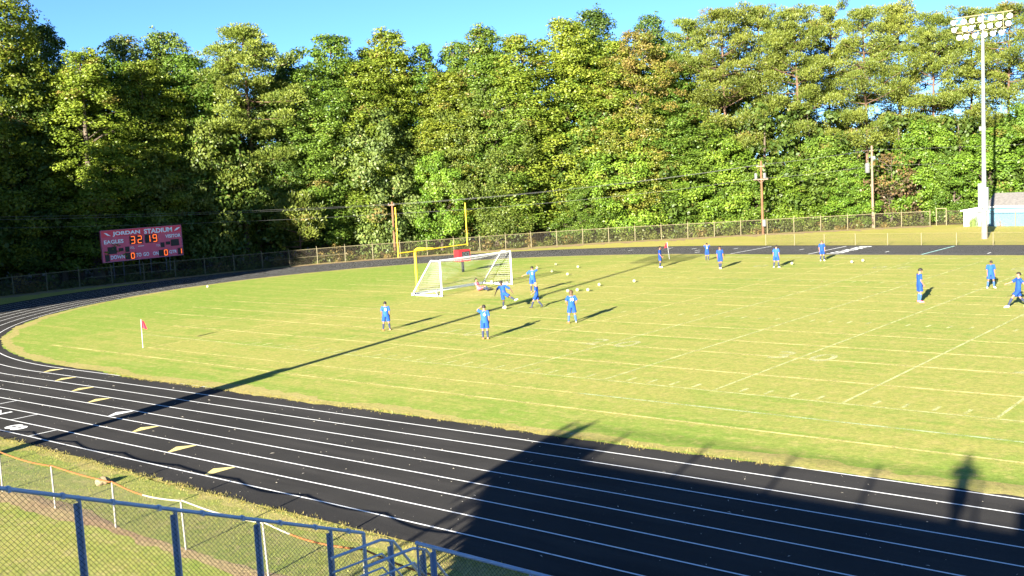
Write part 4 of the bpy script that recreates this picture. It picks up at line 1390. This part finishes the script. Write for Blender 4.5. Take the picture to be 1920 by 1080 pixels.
sg = empty('soccer_goal', (-31.2, 19.07, 0))
tag(sg, 'white portable soccer goal with net and small wheels', 'soccer goal')
GW, GH, GD, GT = 7.32, 2.44, 2.85, 0.85
for y in (0, GW):
    pipe('post', [(0, y, 0), (0, y, GH)], 0.058, M_WHITE, sg, 10)
    pipe('side_bar', [(0, y, 0.06), (-GD, y, 0.06)], 0.058, M_WHITE, sg, 8)
    pipe('top_arm', [(0, y, GH - 0.02), (-GT, y, GH + 0.0)], 0.04, M_WHITE, sg, 8)
    pipe('back_strut', [(-GT, y, GH), (-GD, y, 0.06)], 0.04, M_WHITE, sg, 8)
    for x in (-0.35, -GD + 0.25):
        w_ = MB().tube([(x, y - 0.12, 0.13), (x, y - 0.05, 0.13)], 0.13, 14).build('wheel', M_BLKT, sg)
        MB().tube([(x, y - 0.125, 0.13), (x, y - 0.119, 0.13)], 0.085, 12).build('hub', M_WHITE, w_)
pipe('crossbar', [(0, 0, GH), (0, GW, GH)], 0.058, M_WHITE, sg, 10)
MB().box((-GD, GW / 2, 0.09), (0.14, GW, 0.18)).build('back_bar', M_WHITE, sg)
A_, B_ = [], []
def net_quad(p00, p10, p11, p01, nu, nv, sag=0.0, nrm=(0, 0, -1)):
    p00, p10, p11, p01 = map(Vector, (p00, p10, p11, p01)); nrm = Vector(nrm)
    def f(u, v):
        return (p00 * (1 - u) * (1 - v) + p10 * u * (1 - v) + p11 * u * v + p01 * (1 - u) * v) + nrm * sag * 4 * (u * (1 - u)) * (0.3 + 0.7 * math.sin(math.pi * v))
    K = 10
    for i in range(nu + 1):
        for k in range(K):
            A_.append(f(i / nu, k / K)); B_.append(f(i / nu, (k + 1) / K))
    for j in range(nv + 1):
        for k in range(K * 2):
            A_.append(f(k / (2 * K), j / nv)); B_.append(f((k + 1) / (2 * K), j / nv))
net_quad((0, 0, GH), (0, GW, GH), (-GT, GW, GH), (-GT, 0, GH), 48, 6, 0.22)
net_quad((-GT, 0, GH), (-GT, GW, GH), (-GD, GW, 0.15), (-GD, 0, 0.15), 48, 17, 0.25, (0.6, 0, -0.5))
for y in (0, GW):
    net_quad((0, y, 0.1), (-GD, y, 0.1), (-GT, y, GH), (0, y, GH), 18, 16, 0.10, (0, 1 if y == 0 else -1, 0))
o = link('net', segs_mesh('net', [tuple(a) for a in A_], [tuple(b) for b in B_], 0.003, M_NET), sg)

M_FLAG = plain('red_flag_cloth', (0.50, 0.02, 0.04), 0.8)
def flag(x, y, label, rz, lean):
    o = empty('corner_flag', (x, y, 0), rz)
    tag(o, label, 'flag', 'corner flags')
    pipe('pole', [(0, 0, -0.05), (lean, 0, 1.5)], 0.016, M_NET, o)
    m = MB()
    V = []; n = 6
    for i in range(n + 1):
        for z in (1.48, 1.06):
            V.append((lean + 0.02 + 0.26 * i / n * (0.45 if z > 1.3 else 1.0), 0.035 * math.sin(i * 1.4), z - 0.10 * i / n))
    for side in (0.0, 0.006):
        m.add([(x_, y_ + side, z_) for x_, y_, z_ in V], [(2 * i, 2 * i + 1, 2 * i + 3, 2 * i + 2) for i in range(n)])
    m.build('cloth', M_FLAG, o)
flag(-31.42, -2.92, 'red corner flag on the near left corner of the field', R(40), 0.03)
flag(-30.2, 46.4, 'red corner flag on the far corner beside the track', R(220), 0.16)

pc = empty('play_clock', (-42.8, 33.7, 0), R(76))
tag(pc, 'red play clock box on a post behind the soccer goal', 'play clock')
MB().box((0, 0, 0.5), (0.20, 0.12, 1.0)).build('stand', M_DARKPANEL, pc)
MB().box((0, 0, 1.43), (1.15, 0.75, 0.98)).build('cabinet', M_RED, pc)
MB().box((0.12, -0.381, 1.43), (0.78, 0.02, 0.70)).build('display', M_DARKPANEL, pc)
M_DIM = plain('unlit_segment', (0.10, 0.11, 0.11), 0.5)
for x in (-0.05, 0.31):
    for dx, dz, a, b in ((0, .25, .2, .04), (0, 0, .2, .04), (0, -.25, .2, .04), (-.11, .125, .04, .2), (.11, .125, .04, .2), (-.11, -.125, .04, .2), (.11, -.125, .04, .2)):
        MB().box((x + dx, -0.395, 1.43 + dz), (a, 0.01, b)).build('segment', M_DIM, pc)

# ------------------------------------------------------------------ soccer balls
_b = bmesh.new()
bmesh.ops.create_icosphere(_b, subdivisions=3, radius=0.115)
_ico = bmesh.new(); bmesh.ops.create_icosphere(_ico, subdivisions=1, radius=0.115)
_cv = [v.co.copy().normalized() for v in _ico.verts]; _ico.free()
for f_ in _b.faces:
    n_ = f_.calc_center_median().normalized()
    f_.material_index = 1 if max(n_.dot(c_) for c_ in _cv) > 0.965 else 0
    f_.smooth = True
_bm = bpy.data.meshes.new('ball'); _b.to_mesh(_bm); _b.free()
_bm.materials.append(plain('pale_yellow_ball', (0.34, 0.35, 0.19), 0.45))
_bm.materials.append(plain('grey_ball_panel', (0.15, 0.16, 0.12), 0.45))
BALLS = [(-57.9, 18.6, 'ball lying alone at the far edge of the end zone near the bend'), (-37.2, 36.8, 'ball beyond the raised hand of the player by the goal'),
         (-37.6, 39.9, 'farthest left ball of the scattered ones beyond the goal'), (-33.9, 38.1, 'ball right of the farthest scattered one beyond the goal'),
         (-33.9, 34.6, 'ball nearest the right post among the scattered ones'), (-30.9, 32.7, 'nearest of the five scattered balls right of the goal'),
         (-22.6, 29.4, 'rightmost ball of the row beyond the long haired player'), (-23.8, 26.9, 'second ball from the right in the row beyond the long haired player'),
         (-22.65, 24.0, 'third ball from the right in the row beyond the long haired player'), (-23.4, 23.85, 'fourth ball from the right in the row beyond the long haired player'),
         (-23.7, 23.2, 'leftmost ball of the row, just above the long haired player'), (-22.25, 15.15, 'ball at the foot of the kicking player'),
         (-33.6, 26.9, 'ball inside the far end of the goal net'), (-33.2, 20.6, 'ball inside the near end of the goal net'),
         (-17.1, 42.6, 'ball in the shadow of the player near the far straight'), (-13.1, 44.2, 'left of two balls close together near the far straight'),
         (-12.7, 45.3, 'right of two balls close together near the far straight')]
for x, y, lb in BALLS:
    o = link('soccer_ball', _bm)
    o.location = (x, y, 0.13)
    o.rotation_euler = (random.uniform(0, 6), random.uniform(0, 6), random.uniform(0, 6))
    tag(o, lb, 'ball', 'practice balls on the grass')

# ------------------------------------------------------------------ people
M_BLUE = plain('royal_blue_jersey', (0.010, 0.058, 0.30), 0.8, 0, 0.2, 0.12, 9)
M_BLUE2 = plain('royal_blue_shorts', (0.009, 0.050, 0.26), 0.8, 0, 0.2, 0.12, 9)
BLUES = [(M_BLUE, M_BLUE2), (plain('deep_blue_jersey', (0.009, 0.046, 0.25), 0.85, 0, 0.2, 0.2, 9), plain('deep_blue_shorts', (0.008, 0.040, 0.21), 0.85, 0, 0.2, 0.2, 9)), (plain('faded_blue_jersey', (0.018, 0.075, 0.33), 0.85, 0, 0.2, 0.15, 9), M_BLUE2)]
M_PINK = plain('pink_keeper_jersey', (0.52, 0.13, 0.16), 0.8)
M_PINK2 = plain('coral_keeper_shorts', (0.55, 0.09, 0.13), 0.8)
M_SKINL = plain('light_skin', (0.25, 0.125, 0.08), 0.6, 0, 0.3, 0.05)
M_SKINM = plain('tan_skin', (0.19, 0.09, 0.05), 0.6, 0, 0.3, 0.05)
M_SKIND = plain('dark_skin', (0.085, 0.042, 0.026), 0.6, 0, 0.3, 0.05)
M_HAIRB = plain('black_hair', (0.012, 0.009, 0.008), 0.7)
M_HAIRN = plain('brown_hair', (0.06, 0.032, 0.016), 0.7)
M_HAIRR = plain('reddish_blond_hair', (0.30, 0.14, 0.06), 0.7)
M_SOCK = plain('navy_sock', (0.02, 0.028, 0.06), 0.9)
M_SOCKB = plain('blue_sock', (0.03, 0.08, 0.22), 0.9)
M_SHOEO = plain('orange_boot', (0.55, 0.14, 0.05), 0.5)
M_SHOEW = plain('white_boot', (0.66, 0.66, 0.62), 0.5)
M_SHOEK = plain('black_boot', (0.015, 0.015, 0.017), 0.5)
M_SHOEP = plain('pink_boot', (0.65, 0.12, 0.2), 0.5)
M_EYE = plain('eye', (0.02, 0.015, 0.012), 0.4)
M_MOUTH = plain('lips', (0.30, 0.10, 0.09), 0.5)

def base_pose():
    J = {'pelvis': (0, 0, .95), 'spine': (0, 0, 1.14), 'chest': (0, 0.0, 1.34), 'neck': (0, 0, 1.475), 'head': (0, .025, 1.615)}
    for s_, n_ in ((-1, 'L'), (1, 'R')):
        J['sh' + n_] = (.175 * s_, 0, 1.41); J['el' + n_] = (.225 * s_, -.02, 1.14); J['wr' + n_] = (.225 * s_, .06, .90)
        J['hip' + n_] = (.095 * s_, 0, .90); J['kn' + n_] = (.11 * s_, .025, .50); J['an' + n_] = (.12 * s_, -.02, .085); J['toe' + n_] = (.14 * s_, .14, .035)
    return {k: Vector(v) for k, v in J.items()}
UPPER = ['spine', 'chest', 'neck', 'head', 'shL', 'elL', 'wrL', 'shR', 'elR', 'wrR']

def person(label, x, y, theta, H, mod=None, lean=None, kit=('blue',), hair='black', skin='light', shoe='o', sock='navy', number=None, ident=0, drop=0.0, z0=0.0):
    J = base_pose()
    for k, v in (mod or {}).items():
        J[k] = Vector(v)
    if lean:                                      # (forward deg, sideways deg) about the pelvis
        rot = Matrix.Rotation(R(-lean[0]), 3, 'X') @ Matrix.Rotation(R(lean[1]), 3, 'Y')
        for k in UPPER:
            if not (mod and k in mod and k[:2] in ('el', 'wr')):
                J[k] = J['pelvis'] + rot @ (J[k] - J['pelvis'])
    sk = {'light': M_SKINL, 'tan': M_SKINM, 'dark': M_SKIND}[skin]
    root = empty('person', (x, y, z0), R(theta - 90))
    k = H / 1.75
    root.scale = (k, k, k)
    tag(root, label, 'person', 'soccer players')
    # body: one skeleton grown into one surface
    vs, es, rad = [], [], []
    def v(p_, r):
        vs.append(tuple(p_)); rad.append(r); return len(vs) - 1
    def e(a, b): es.append((a, b))
    pel = v(J['pelvis'], (.125, .095)); spn = v(J['spine'], (.115, .085)); ch = v(J['chest'], (.13, .09)); nk = v(J['neck'], (.055, .055))
    e(pel, spn); e(spn, ch); e(ch, nk)
    up_ = (J['head'] - J['neck']).normalized()
    jaw = v(J['neck'] + up_ * .06, (.062, .066)); hd = v(J['head'] - up_ * 0.01, (.078, .092)); cr = v(J['head'] + up_ * .075, (.060, .072))
    e(nk, jaw); e(jaw, hd); e(hd, cr)
    for s_, n_ in ((-1, 'L'), (1, 'R')):
        a = v(J['sh' + n_], (.062, .062)); b = v(J['el' + n_], (.042, .042)); c_ = v(J['wr' + n_], (.027, .03))
        e(ch, a); e(a, b); e(b, c_)
        d = (J['wr' + n_] - J['el' + n_]).normalized()
        side = d.cross(Vector((s_, 0, 0)))
        side = side.normalized() if side.length > .1 else Vector((0, 1, 0))
        nr = d.cross(side)
        pm = v(J['wr' + n_] + d * .06, (.030, .016)); e(c_, pm)
        for f_, (off, ln) in enumerate(((-.03, .062), (-.01, .072), (.01, .068), (.03, .052))):
            p1 = J['wr' + n_] + d * (.095) + side * off
            m1 = v(p1, (.0095, .0095)); e(pm, m1)
            m2 = v(p1 + d * ln * .55 + nr * .008, (.0088, .0088)); e(m1, m2)
            m3 = v(p1 + d * ln + nr * .026, (.0075, .0075)); e(m2, m3)
        tb = v(J['wr' + n_] + d * .045 + side * -.045, (.010, .010)); e(pm, tb)
        t2 = v(J['wr' + n_] + d * .085 + side * -.062 + nr * .012, (.0085, .0085)); e(tb, t2)
        h = v(J['hip' + n_], (.092, .095)); kn = v(J['kn' + n_], (.058, .06)); an = v(J['an' + n_], (.036, .04)); to = v(J['toe' + n_], (.036, .03))
        e(pel, h); e(h, kn)
        cf = v(J['kn' + n_].lerp(J['an' + n_], .3), (.055, .058)); e(kn, cf); e(cf, an); e(an, to)
    me = bpy.data.meshes.new('sk'); me.from_pydata(vs, es, [])
    ob = bpy.data.objects.new('sk', me); col.objects.link(ob)
    ob.modifiers.new('s', 'SKIN')
    for i, sv in enumerate(me.skin_vertices[0].data):
        sv.radius = rad[i]; sv.use_root = (i == pel)
    ss = ob.modifiers.new('u', 'SUBSURF'); ss.levels = 1; ss.render_levels = 1
    dg = bpy.context.evaluated_depsgraph_get()
    bmh = bpy.data.meshes.new_from_object(ob.evaluated_get(dg))
    bpy.data.objects.remove(ob)
    # face features joined into the body mesh
    fx_ = MB()
    fwd = Vector((0, 1, 0)); fwd = (fwd - up_ * fwd.dot(up_)).normalized(); rt = fwd.cross(up_)
    Hc = J['head']
    fx_.tube([Hc + fwd * .085 + up_ * .01, Hc + fwd * .115 - up_ * .03], [.010, .019], 6, 0)
    for s_ in (-1, 1):
        fx_.sphere(Hc + fwd * .082 + rt * .032 * s_ + up_ * .012, .0125, 6, 4, 1)
        fx_.sphere(Hc + rt * .083 * s_ - up_ * .005, (.012, .022, .032), 6, 5, 0)
    fx_.tube([Hc + fwd * .088 - rt * .024 - up_ * .062, Hc + fwd * .095 - up_ * .064, Hc + fwd * .088 + rt * .024 - up_ * .062], .008, 5, 2)
    bm = bmesh.new(); bm.from_mesh(bmh)
    tmp = fx_.build('tmp', [sk, M_EYE, M_MOUTH]); bm.from_mesh(tmp.data); tm_ = tmp.data
    bpy.data.objects.remove(tmp); bpy.data.meshes.remove(tm_)
    bmesh.ops.recalc_face_normals(bm, faces=bm.faces[:])
    for f_ in bm.faces: f_.smooth = True
    bm.to_mesh(bmh); bm.free()
    bmh.materials.clear()
    for m_ in (sk, M_EYE, M_MOUTH): bmh.materials.append(m_)
    body = link('body', bmh, root)
    # hair
    hm_ = {'black': M_HAIRB, 'brown': M_HAIRN, 'long': M_HAIRN, 'red': M_HAIRR, 'bushy': M_HAIRB}[hair]
    hr = MB()
    big = 1.22 if hair in ('bushy', 'long') else 1.08
    cen = Hc + up_ * .022 - fwd * .012
    def keep(c_):
        f_ = c_.dot(fwd); u_ = c_.dot(up_)
        low = -.085 if hair == 'long' else -.055
        return (u_ > .035 and f_ > 0.0) or (f_ <= 0.0 and u_ > low) or (f_ < .02 and u_ > -.02)
    hr.sphere(cen, (.092 * big, .112 * big, .112 * big), 14, 10, 0, keep)
    if hair == 'long':
        hr.tube([Hc - fwd * .06 + up_ * .03, Hc - fwd * .10 - up_ * .05, Hc - fwd * .085 - up_ * .14], [(.085, .05), (.09, .045), (.06, .03)], 10, axis=rt)
    hr.build('hair', hm_, root)
    kt = {'blue': random.choice(BLUES), 'pink': (M_PINK, M_PINK2)}[kit[0]]
    # jersey: torso and two sleeves
    js = MB()
    ax = (J['shR'] - J['shL']).normalized()
    dn = (J['pelvis'] - J['chest']).normalized()
    js.tube([J['pelvis'] + dn * .10, J['pelvis'] + dn * .0, J['spine'], J['chest'] - (J['chest'] - J['spine']) * .1, J['chest'] + (J['neck'] - J['chest']) * .45, J['chest'] + (J['neck'] - J['chest']) * .82],
            [(.185, .135), (.178, .13), (.165, .118), (.19, .125), (.175, .105), (.075, .07)], 14, axis=ax)
    for n_ in 'LR':
        sh_, el_ = J['sh' + n_], J['el' + n_]
        js.tube([sh_.lerp(J['chest'], .45) + Vector((0, 0, .01)), sh_, sh_.lerp(el_, .45), sh_.lerp(el_, .82)], [.075, .078, .072, .078], 10)
    jo = js.build('jersey', kt[0], root)
    st = MB()
    for n_ in 'LR':
        hp, kn_ = J['hip' + n_], J['kn' + n_]
        st.tube([J['pelvis'].lerp(hp, .6) + Vector((0, 0, .06)), hp, hp.lerp(kn_, .45), hp.lerp(kn_, .80)], [.11, .118, .112, .122], 12)
    st.tube([J['pelvis'] - dn * .06, J['pelvis'] + dn * .05], [(.165, .122), (.178, .13)], 12, axis=ax)
    st.build('shorts', kt[1], root)
    sm = {'navy': M_SOCK, 'blue': M_SOCKB}[sock]
    bt = {'o': M_SHOEO, 'w': M_SHOEW, 'k': M_SHOEK, 'p': M_SHOEP}[shoe]
    for n_ in 'LR':
        kn_, an_, to_ = J['kn' + n_], J['an' + n_], J['toe' + n_]
        MB().tube([kn_.lerp(an_, .16), kn_.lerp(an_, .35), kn_.lerp(an_, .7), an_], [.06, .068, .052, .045], 10).build('sock', sm, root)
        hl = an_ + (an_ - to_).normalized() * .06; hl.z = min(hl.z, an_.z - .02)
        MB().tube([hl, an_ * .6 + hl * .4 - Vector((0, 0, .02)), an_.lerp(to_, .55) - Vector((0, 0, .005)), to_, to_ + (to_ - an_).normalized() * .05],
                  [(.035, .04), (.045, .05), (.05, .045), (.046, .034), (.02, .015)], 10).build('boot', bt, root)
    if number:
        nm_ = text_mesh(number, .21, .003, .004)
        nm_.materials.clear(); nm_.materials.append(M_LETTER)
        no = link('number', nm_, jo)
        c_ = J['chest'].lerp(J['spine'], .35)
        sgn = -1 if number[0] != '+' else 1
        no.location = c_ + Vector((0, -.138, 0)); no.rotation_euler = (math.pi / 2, 0, 0)
    else:                                          # white collar piping seen from the front
        c_ = J['neck'].lerp(J['chest'], .35)
        MB().tube([c_ + rt * -.07 + Vector((0, .02, .02)), c_ + fwd * .085 - up_ * .03, c_ + rt * .07 + Vector((0, .02, .02))], .012, 5).build('collar', M_LETTER, jo)
    return root

LEGS_APART = {'knL': (-.15, .03, .50), 'anL': (-.20, -.02, .085), 'toeL': (-.24, .13, .035), 'knR': (.15, .03, .50), 'anR': (.20, -.02, .085), 'toeR': (.24, .13, .035)}
person('player with back turned at the left, standing alone beside the long pole shadow', -22.95, 6.28, 138, 1.56, {**LEGS_APART, 'wrL': (-.22, .12, .95), 'elL': (-.25, -.03, 1.16)}, number='8', hair='black', shoe='o')
person('player with back turned and left hand raised to the head', -15.65, 5.95, 132, 1.68, {'elL': (-.36, .02, 1.52), 'wrL': (-.16, .06, 1.64)}, number='4', hair='black', shoe='o')
person('long haired player with back turned and hands at the hips', -14.8, 11.8, 134, 1.72, {**LEGS_APART, 'elL': (-.30, -.06, 1.17), 'wrL': (-.20, .06, 1.0), 'elR': (.29, -.06, 1.17), 'wrR': (.20, .08, 1.0)}, number='10', hair='long', shoe='o', sock='blue')
person('player with back turned and arms spread right of the goal', -26.35, 22.85, 124, 1.76, {'elL': (-.40, .10, 1.22), 'wrL': (-.62, .18, 1.14), 'elR': (.34, .12, 1.50), 'wrR': (.30, .22, 1.66)}, number='3', hair='black', shoe='o')
person('player swinging a leg over the ball in front of the goal', -22.75, 15.65, -52, 1.66,
       {'hipL': (-.10, .02, .90), 'hipR': (.08, .02, .88), 'knR': (.02, .02, .48), 'anR': (.06, -.03, .085), 'toeR': (.07, .13, .035),
        'knL': (.0, .02, .5), 'elL': (-.44, .0, 1.18), 'wrL': (-.56, .1, 1.0), 'elR': (.42, .02, 1.16), 'wrR': (.52, .08, .92),
        'knL': (-.40, .18, .72), 'anL': (-.72, .26, .52), 'toeL': (-.86, .34, .56)}, lean=(8, 10), hair='bushy', skin='dark', shoe='w')
person('reddish haired player walking between the kicker and the long haired player', -20.75, 16.3, 208, 1.52,
       {'knL': (-.10, .22, .52), 'anL': (-.10, .36, .10), 'toeL': (-.10, .50, .06), 'knR': (.10, -.02, .50), 'anR': (.10, -.34, .14), 'toeR': (.10, -.22, .04), 'elL': (-.24, .06, 1.15), 'wrL': (-.2, .26, 1.0)}, hair='red', shoe='k')
person('goalkeeper in pink sitting on the ground in front of the net', -31.0, 22.6, 15, 1.62,
       {'pelvis': (0, 0, .17), 'spine': (0, -.08, .36), 'chest': (0, -.17, .55), 'neck': (0, -.22, .68), 'head': (0, -.21, .82),
        'shL': (-.175, -.19, .62), 'shR': (.175, -.19, .62), 'elL': (-.27, -.30, .36), 'wrL': (-.28, -.34, .10), 'elR': (.27, -.02, .42), 'wrR': (.2, .18, .38),
        'hipL': (-.10, .02, .15), 'hipR': (.10, .02, .15), 'knL': (-.18, .42, .34), 'anL': (-.15, .78, .10), 'toeL': (-.15, .90, .20), 'knR': (.2, .40, .30), 'anR': (.18, .80, .09), 'toeR': (.19, .90, .19)},
       kit=('pink',), hair='black', shoe='k')
person('player in profile beside the far corner flag', -26.75, 39.4, 25, 1.72, {'wrL': (-.18, .16, .92), 'wrR': (.18, .16, .92)}, hair='black', shoe='w')
person('player with back turned and hands behind the head near the far straight', -26.05, 45.6, 120, 1.46, {'elL': (-.30, .06, 1.50), 'wrL': (-.10, .02, 1.62), 'elR': (.30, .06, 1.50), 'wrR': (.10, .02, 1.62)}, hair='black', shoe='k', number='5')
person('player facing the stands with arms hanging, second from the far corner flag', -21.3, 39.2, -50, 1.74, {'knL': (-.06, .06, .50), 'anL': (-.03, .02, .085), 'toeL': (-.03, .16, .035), 'knR': (.06, .0, .50), 'anR': (.04, -.08, .085), 'toeR': (.05, .06, .035)}, hair='black', skin='tan', shoe='w')
person('player standing wide with a ball just behind near the far straight', -17.35, 40.5, 95, 1.70, LEGS_APART, hair='black', shoe='w', lean=(6, 0))
person('player facing the stands in front of the painted lane numbers', -16.2, 46.0, -58, 1.60, {'knL': (-.13, .03, .50), 'anL': (-.16, -.02, .085), 'toeL': (-.19, .13, .035)}, hair='brown', shoe='w')
person('player in profile looking down, right of the middle of the field', -1.25, 24.1, 38, 1.82, {'wrL': (-.14, .16, .90), 'wrR': (.14, .16, .90), 'elL': (-.21, .0, 1.14), 'elR': (.21, .0, 1.14), 'head': (0, .06, 1.60)}, hair='black', shoe='p', sock='blue')
person('player facing the stands with head bowed, beside the kicker at the right edge', 0.35, 31.0, -60, 1.60, {**LEGS_APART, 'head': (0, .08, 1.585)}, hair='black', skin='tan', shoe='w', sock='blue')
person('player lunging leftwards at the right edge', 3.72, 23.45, 214, 1.74,
       {'hipL': (-.10, 0, .86), 'hipR': (.10, 0, .86), 'pelvis': (0, 0, .92), 'knL': (-.13, .30, .56), 'anL': (-.13, .52, .12), 'toeL': (-.13, .67, .07), 'knR': (.12, -.12, .50), 'anR': (.13, -.42, .20), 'toeR': (.13, -.36, .05),
        'elL': (-.34, -.14, 1.22), 'wrL': (-.46, -.22, 1.05), 'elR': (.34, .16, 1.24), 'wrR': (.42, .34, 1.16)}, lean=(-4, 0), hair='black', shoe='w')
person('spectator standing on the top row of the stands', SX + 11.5, SY + ytop + 0.5, 100, 1.78, {'knL': (-.06, .02, .5), 'anL': (-.055, -.02, .085), 'toeL': (-.07, .14, .035), 'knR': (.06, .02, .5), 'anR': (.055, -.02, .085), 'toeR': (.07, .14, .035), 'elL': (-.30, .10, 1.22), 'wrL': (-.10, .26, 1.42), 'elR': (.30, .10, 1.22), 'wrR': (.10, .26, 1.42)}, hair='brown', shoe='k', z0=SZ + (ROWS - 1) * RISE)

# ------------------------------------------------------------------ rock, debris, grass blades
rk = bmesh.new(); bmesh.ops.create_icosphere(rk, subdivisions=3, radius=0.24)
rgk = np.random.default_rng(3)
for v_ in rk.verts:
    n_ = v_.co.normalized()
    v_.co *= 1 + 0.10 * math.sin(5 * n_.x + 1) + 0.09 * math.sin(7 * n_.y) + rgk.normal(0, .012); v_.co.z *= 0.62
_rm = bpy.data.meshes.new('rock'); rk.to_mesh(_rm); rk.free()
_rm.materials.append(plain('tan_stone', (0.22, 0.165, 0.095), 0.9, 0, 0.2, 0.3, 5, 0.5))
_rm.transform(Matrix.Scale(0.8, 4)); o = link('rock', _rm); o.location = (-8.75, -17.45, 0.10)
tag(o, 'tan rock on the near lawn beside the track', 'rock')
_dm = MB()
rg = np.random.default_rng(17)
n = 420
for i in range(n):
    x = rg.uniform(-30, 16); y = ny(x, rg.uniform(-0.2, 8.6)); a = rg.uniform(0, 6.28); L_ = abs(rg.normal(0.018, 0.02)) + .006; w_ = rg.uniform(.004, .016)
    dx, dy = math.cos(a), math.sin(a)
    z = 0.016
    _dm.add([(x - dx * L_, y - dy * L_, z), (x + dy * w_, y - dx * w_, z + .012), (x + dx * L_, y + dy * L_, z + .004), (x - dy * w_, y + dx * w_, z + .01)], [(0, 1, 2, 3)])
o = _dm.build('track_debris', plain('pale_leaf_bits', (0.50, 0.46, 0.38), 0.9))
tag(o, 'pale leaf and grass bits scattered over the track', 'debris', kind='stuff')

def blades(name, pts, hgt, wid, colr, label):
    rg = np.random.default_rng(len(pts))
    P = np.asarray(pts, float)
    n = len(P)
    a = rg.uniform(0, 6.28, n); ln = rg.uniform(0.2, 0.9, n)
    h = hgt * rg.uniform(0.4, 1.4, n)
    dx = np.cos(a); dy = np.sin(a)
    w = wid * rg.uniform(0.6, 1.3, n)
    V = np.zeros((n, 3, 3))
    V[:, 0] = np.stack([P[:, 0] - dy * w, P[:, 1] + dx * w, P[:, 2]], 1)
    V[:, 1] = np.stack([P[:, 0] + dy * w, P[:, 1] - dx * w, P[:, 2]], 1)
    V[:, 2] = np.stack([P[:, 0] + dx * h * ln, P[:, 1] + dy * h * ln, P[:, 2] + h], 1)
    me = leaf_mesh(name, V.reshape(-1, 3), np.arange(n * 3).reshape(n, 3), rg.uniform(0, 1, n), (rg.uniform(0, 1, n) < 0.25) * 0.35, M_LEAF)
    o = link(name, me); o.color = (*colr, 1)
    tag(o, label, 'grass', kind='stuff')
rg = np.random.default_rng(91)
pts = []
for i in range(62000):                        # near lawn
    x = rg.uniform(-22, 12); y = rg.uniform(-26, -16.3)
    if -19.8 < y < -18.95 and rg.uniform() < 0.9: continue
    if math.sin(x * 1.3 + 2 * math.sin(y)) * math.sin(y * 1.7) > 0.55: continue
    pts.append((x, y, 0.015))
blades('lawn_grass', pts, 0.04, 0.006, (0.26, 0.29, 0.055), 'short grass of the near lawn')
pts = []
for i in range(1100):                         # tufts that spill over the track edges
    x = rg.uniform(-26, 6)
    c_ = (x, -16.42 + 0.10 * rg.normal()) if i % 2 else (x, ny(x, edge_offset(x, 0, True)) + 0.1 * rg.normal())
    for j in range(8):
        pts.append((c_[0] + 0.06 * rg.normal(), c_[1] + 0.06 * rg.normal(), 0.016))
blades('edge_grass', pts, 0.05, 0.007, (0.34, 0.30, 0.10), 'straw coloured tufts along the edges of the track')
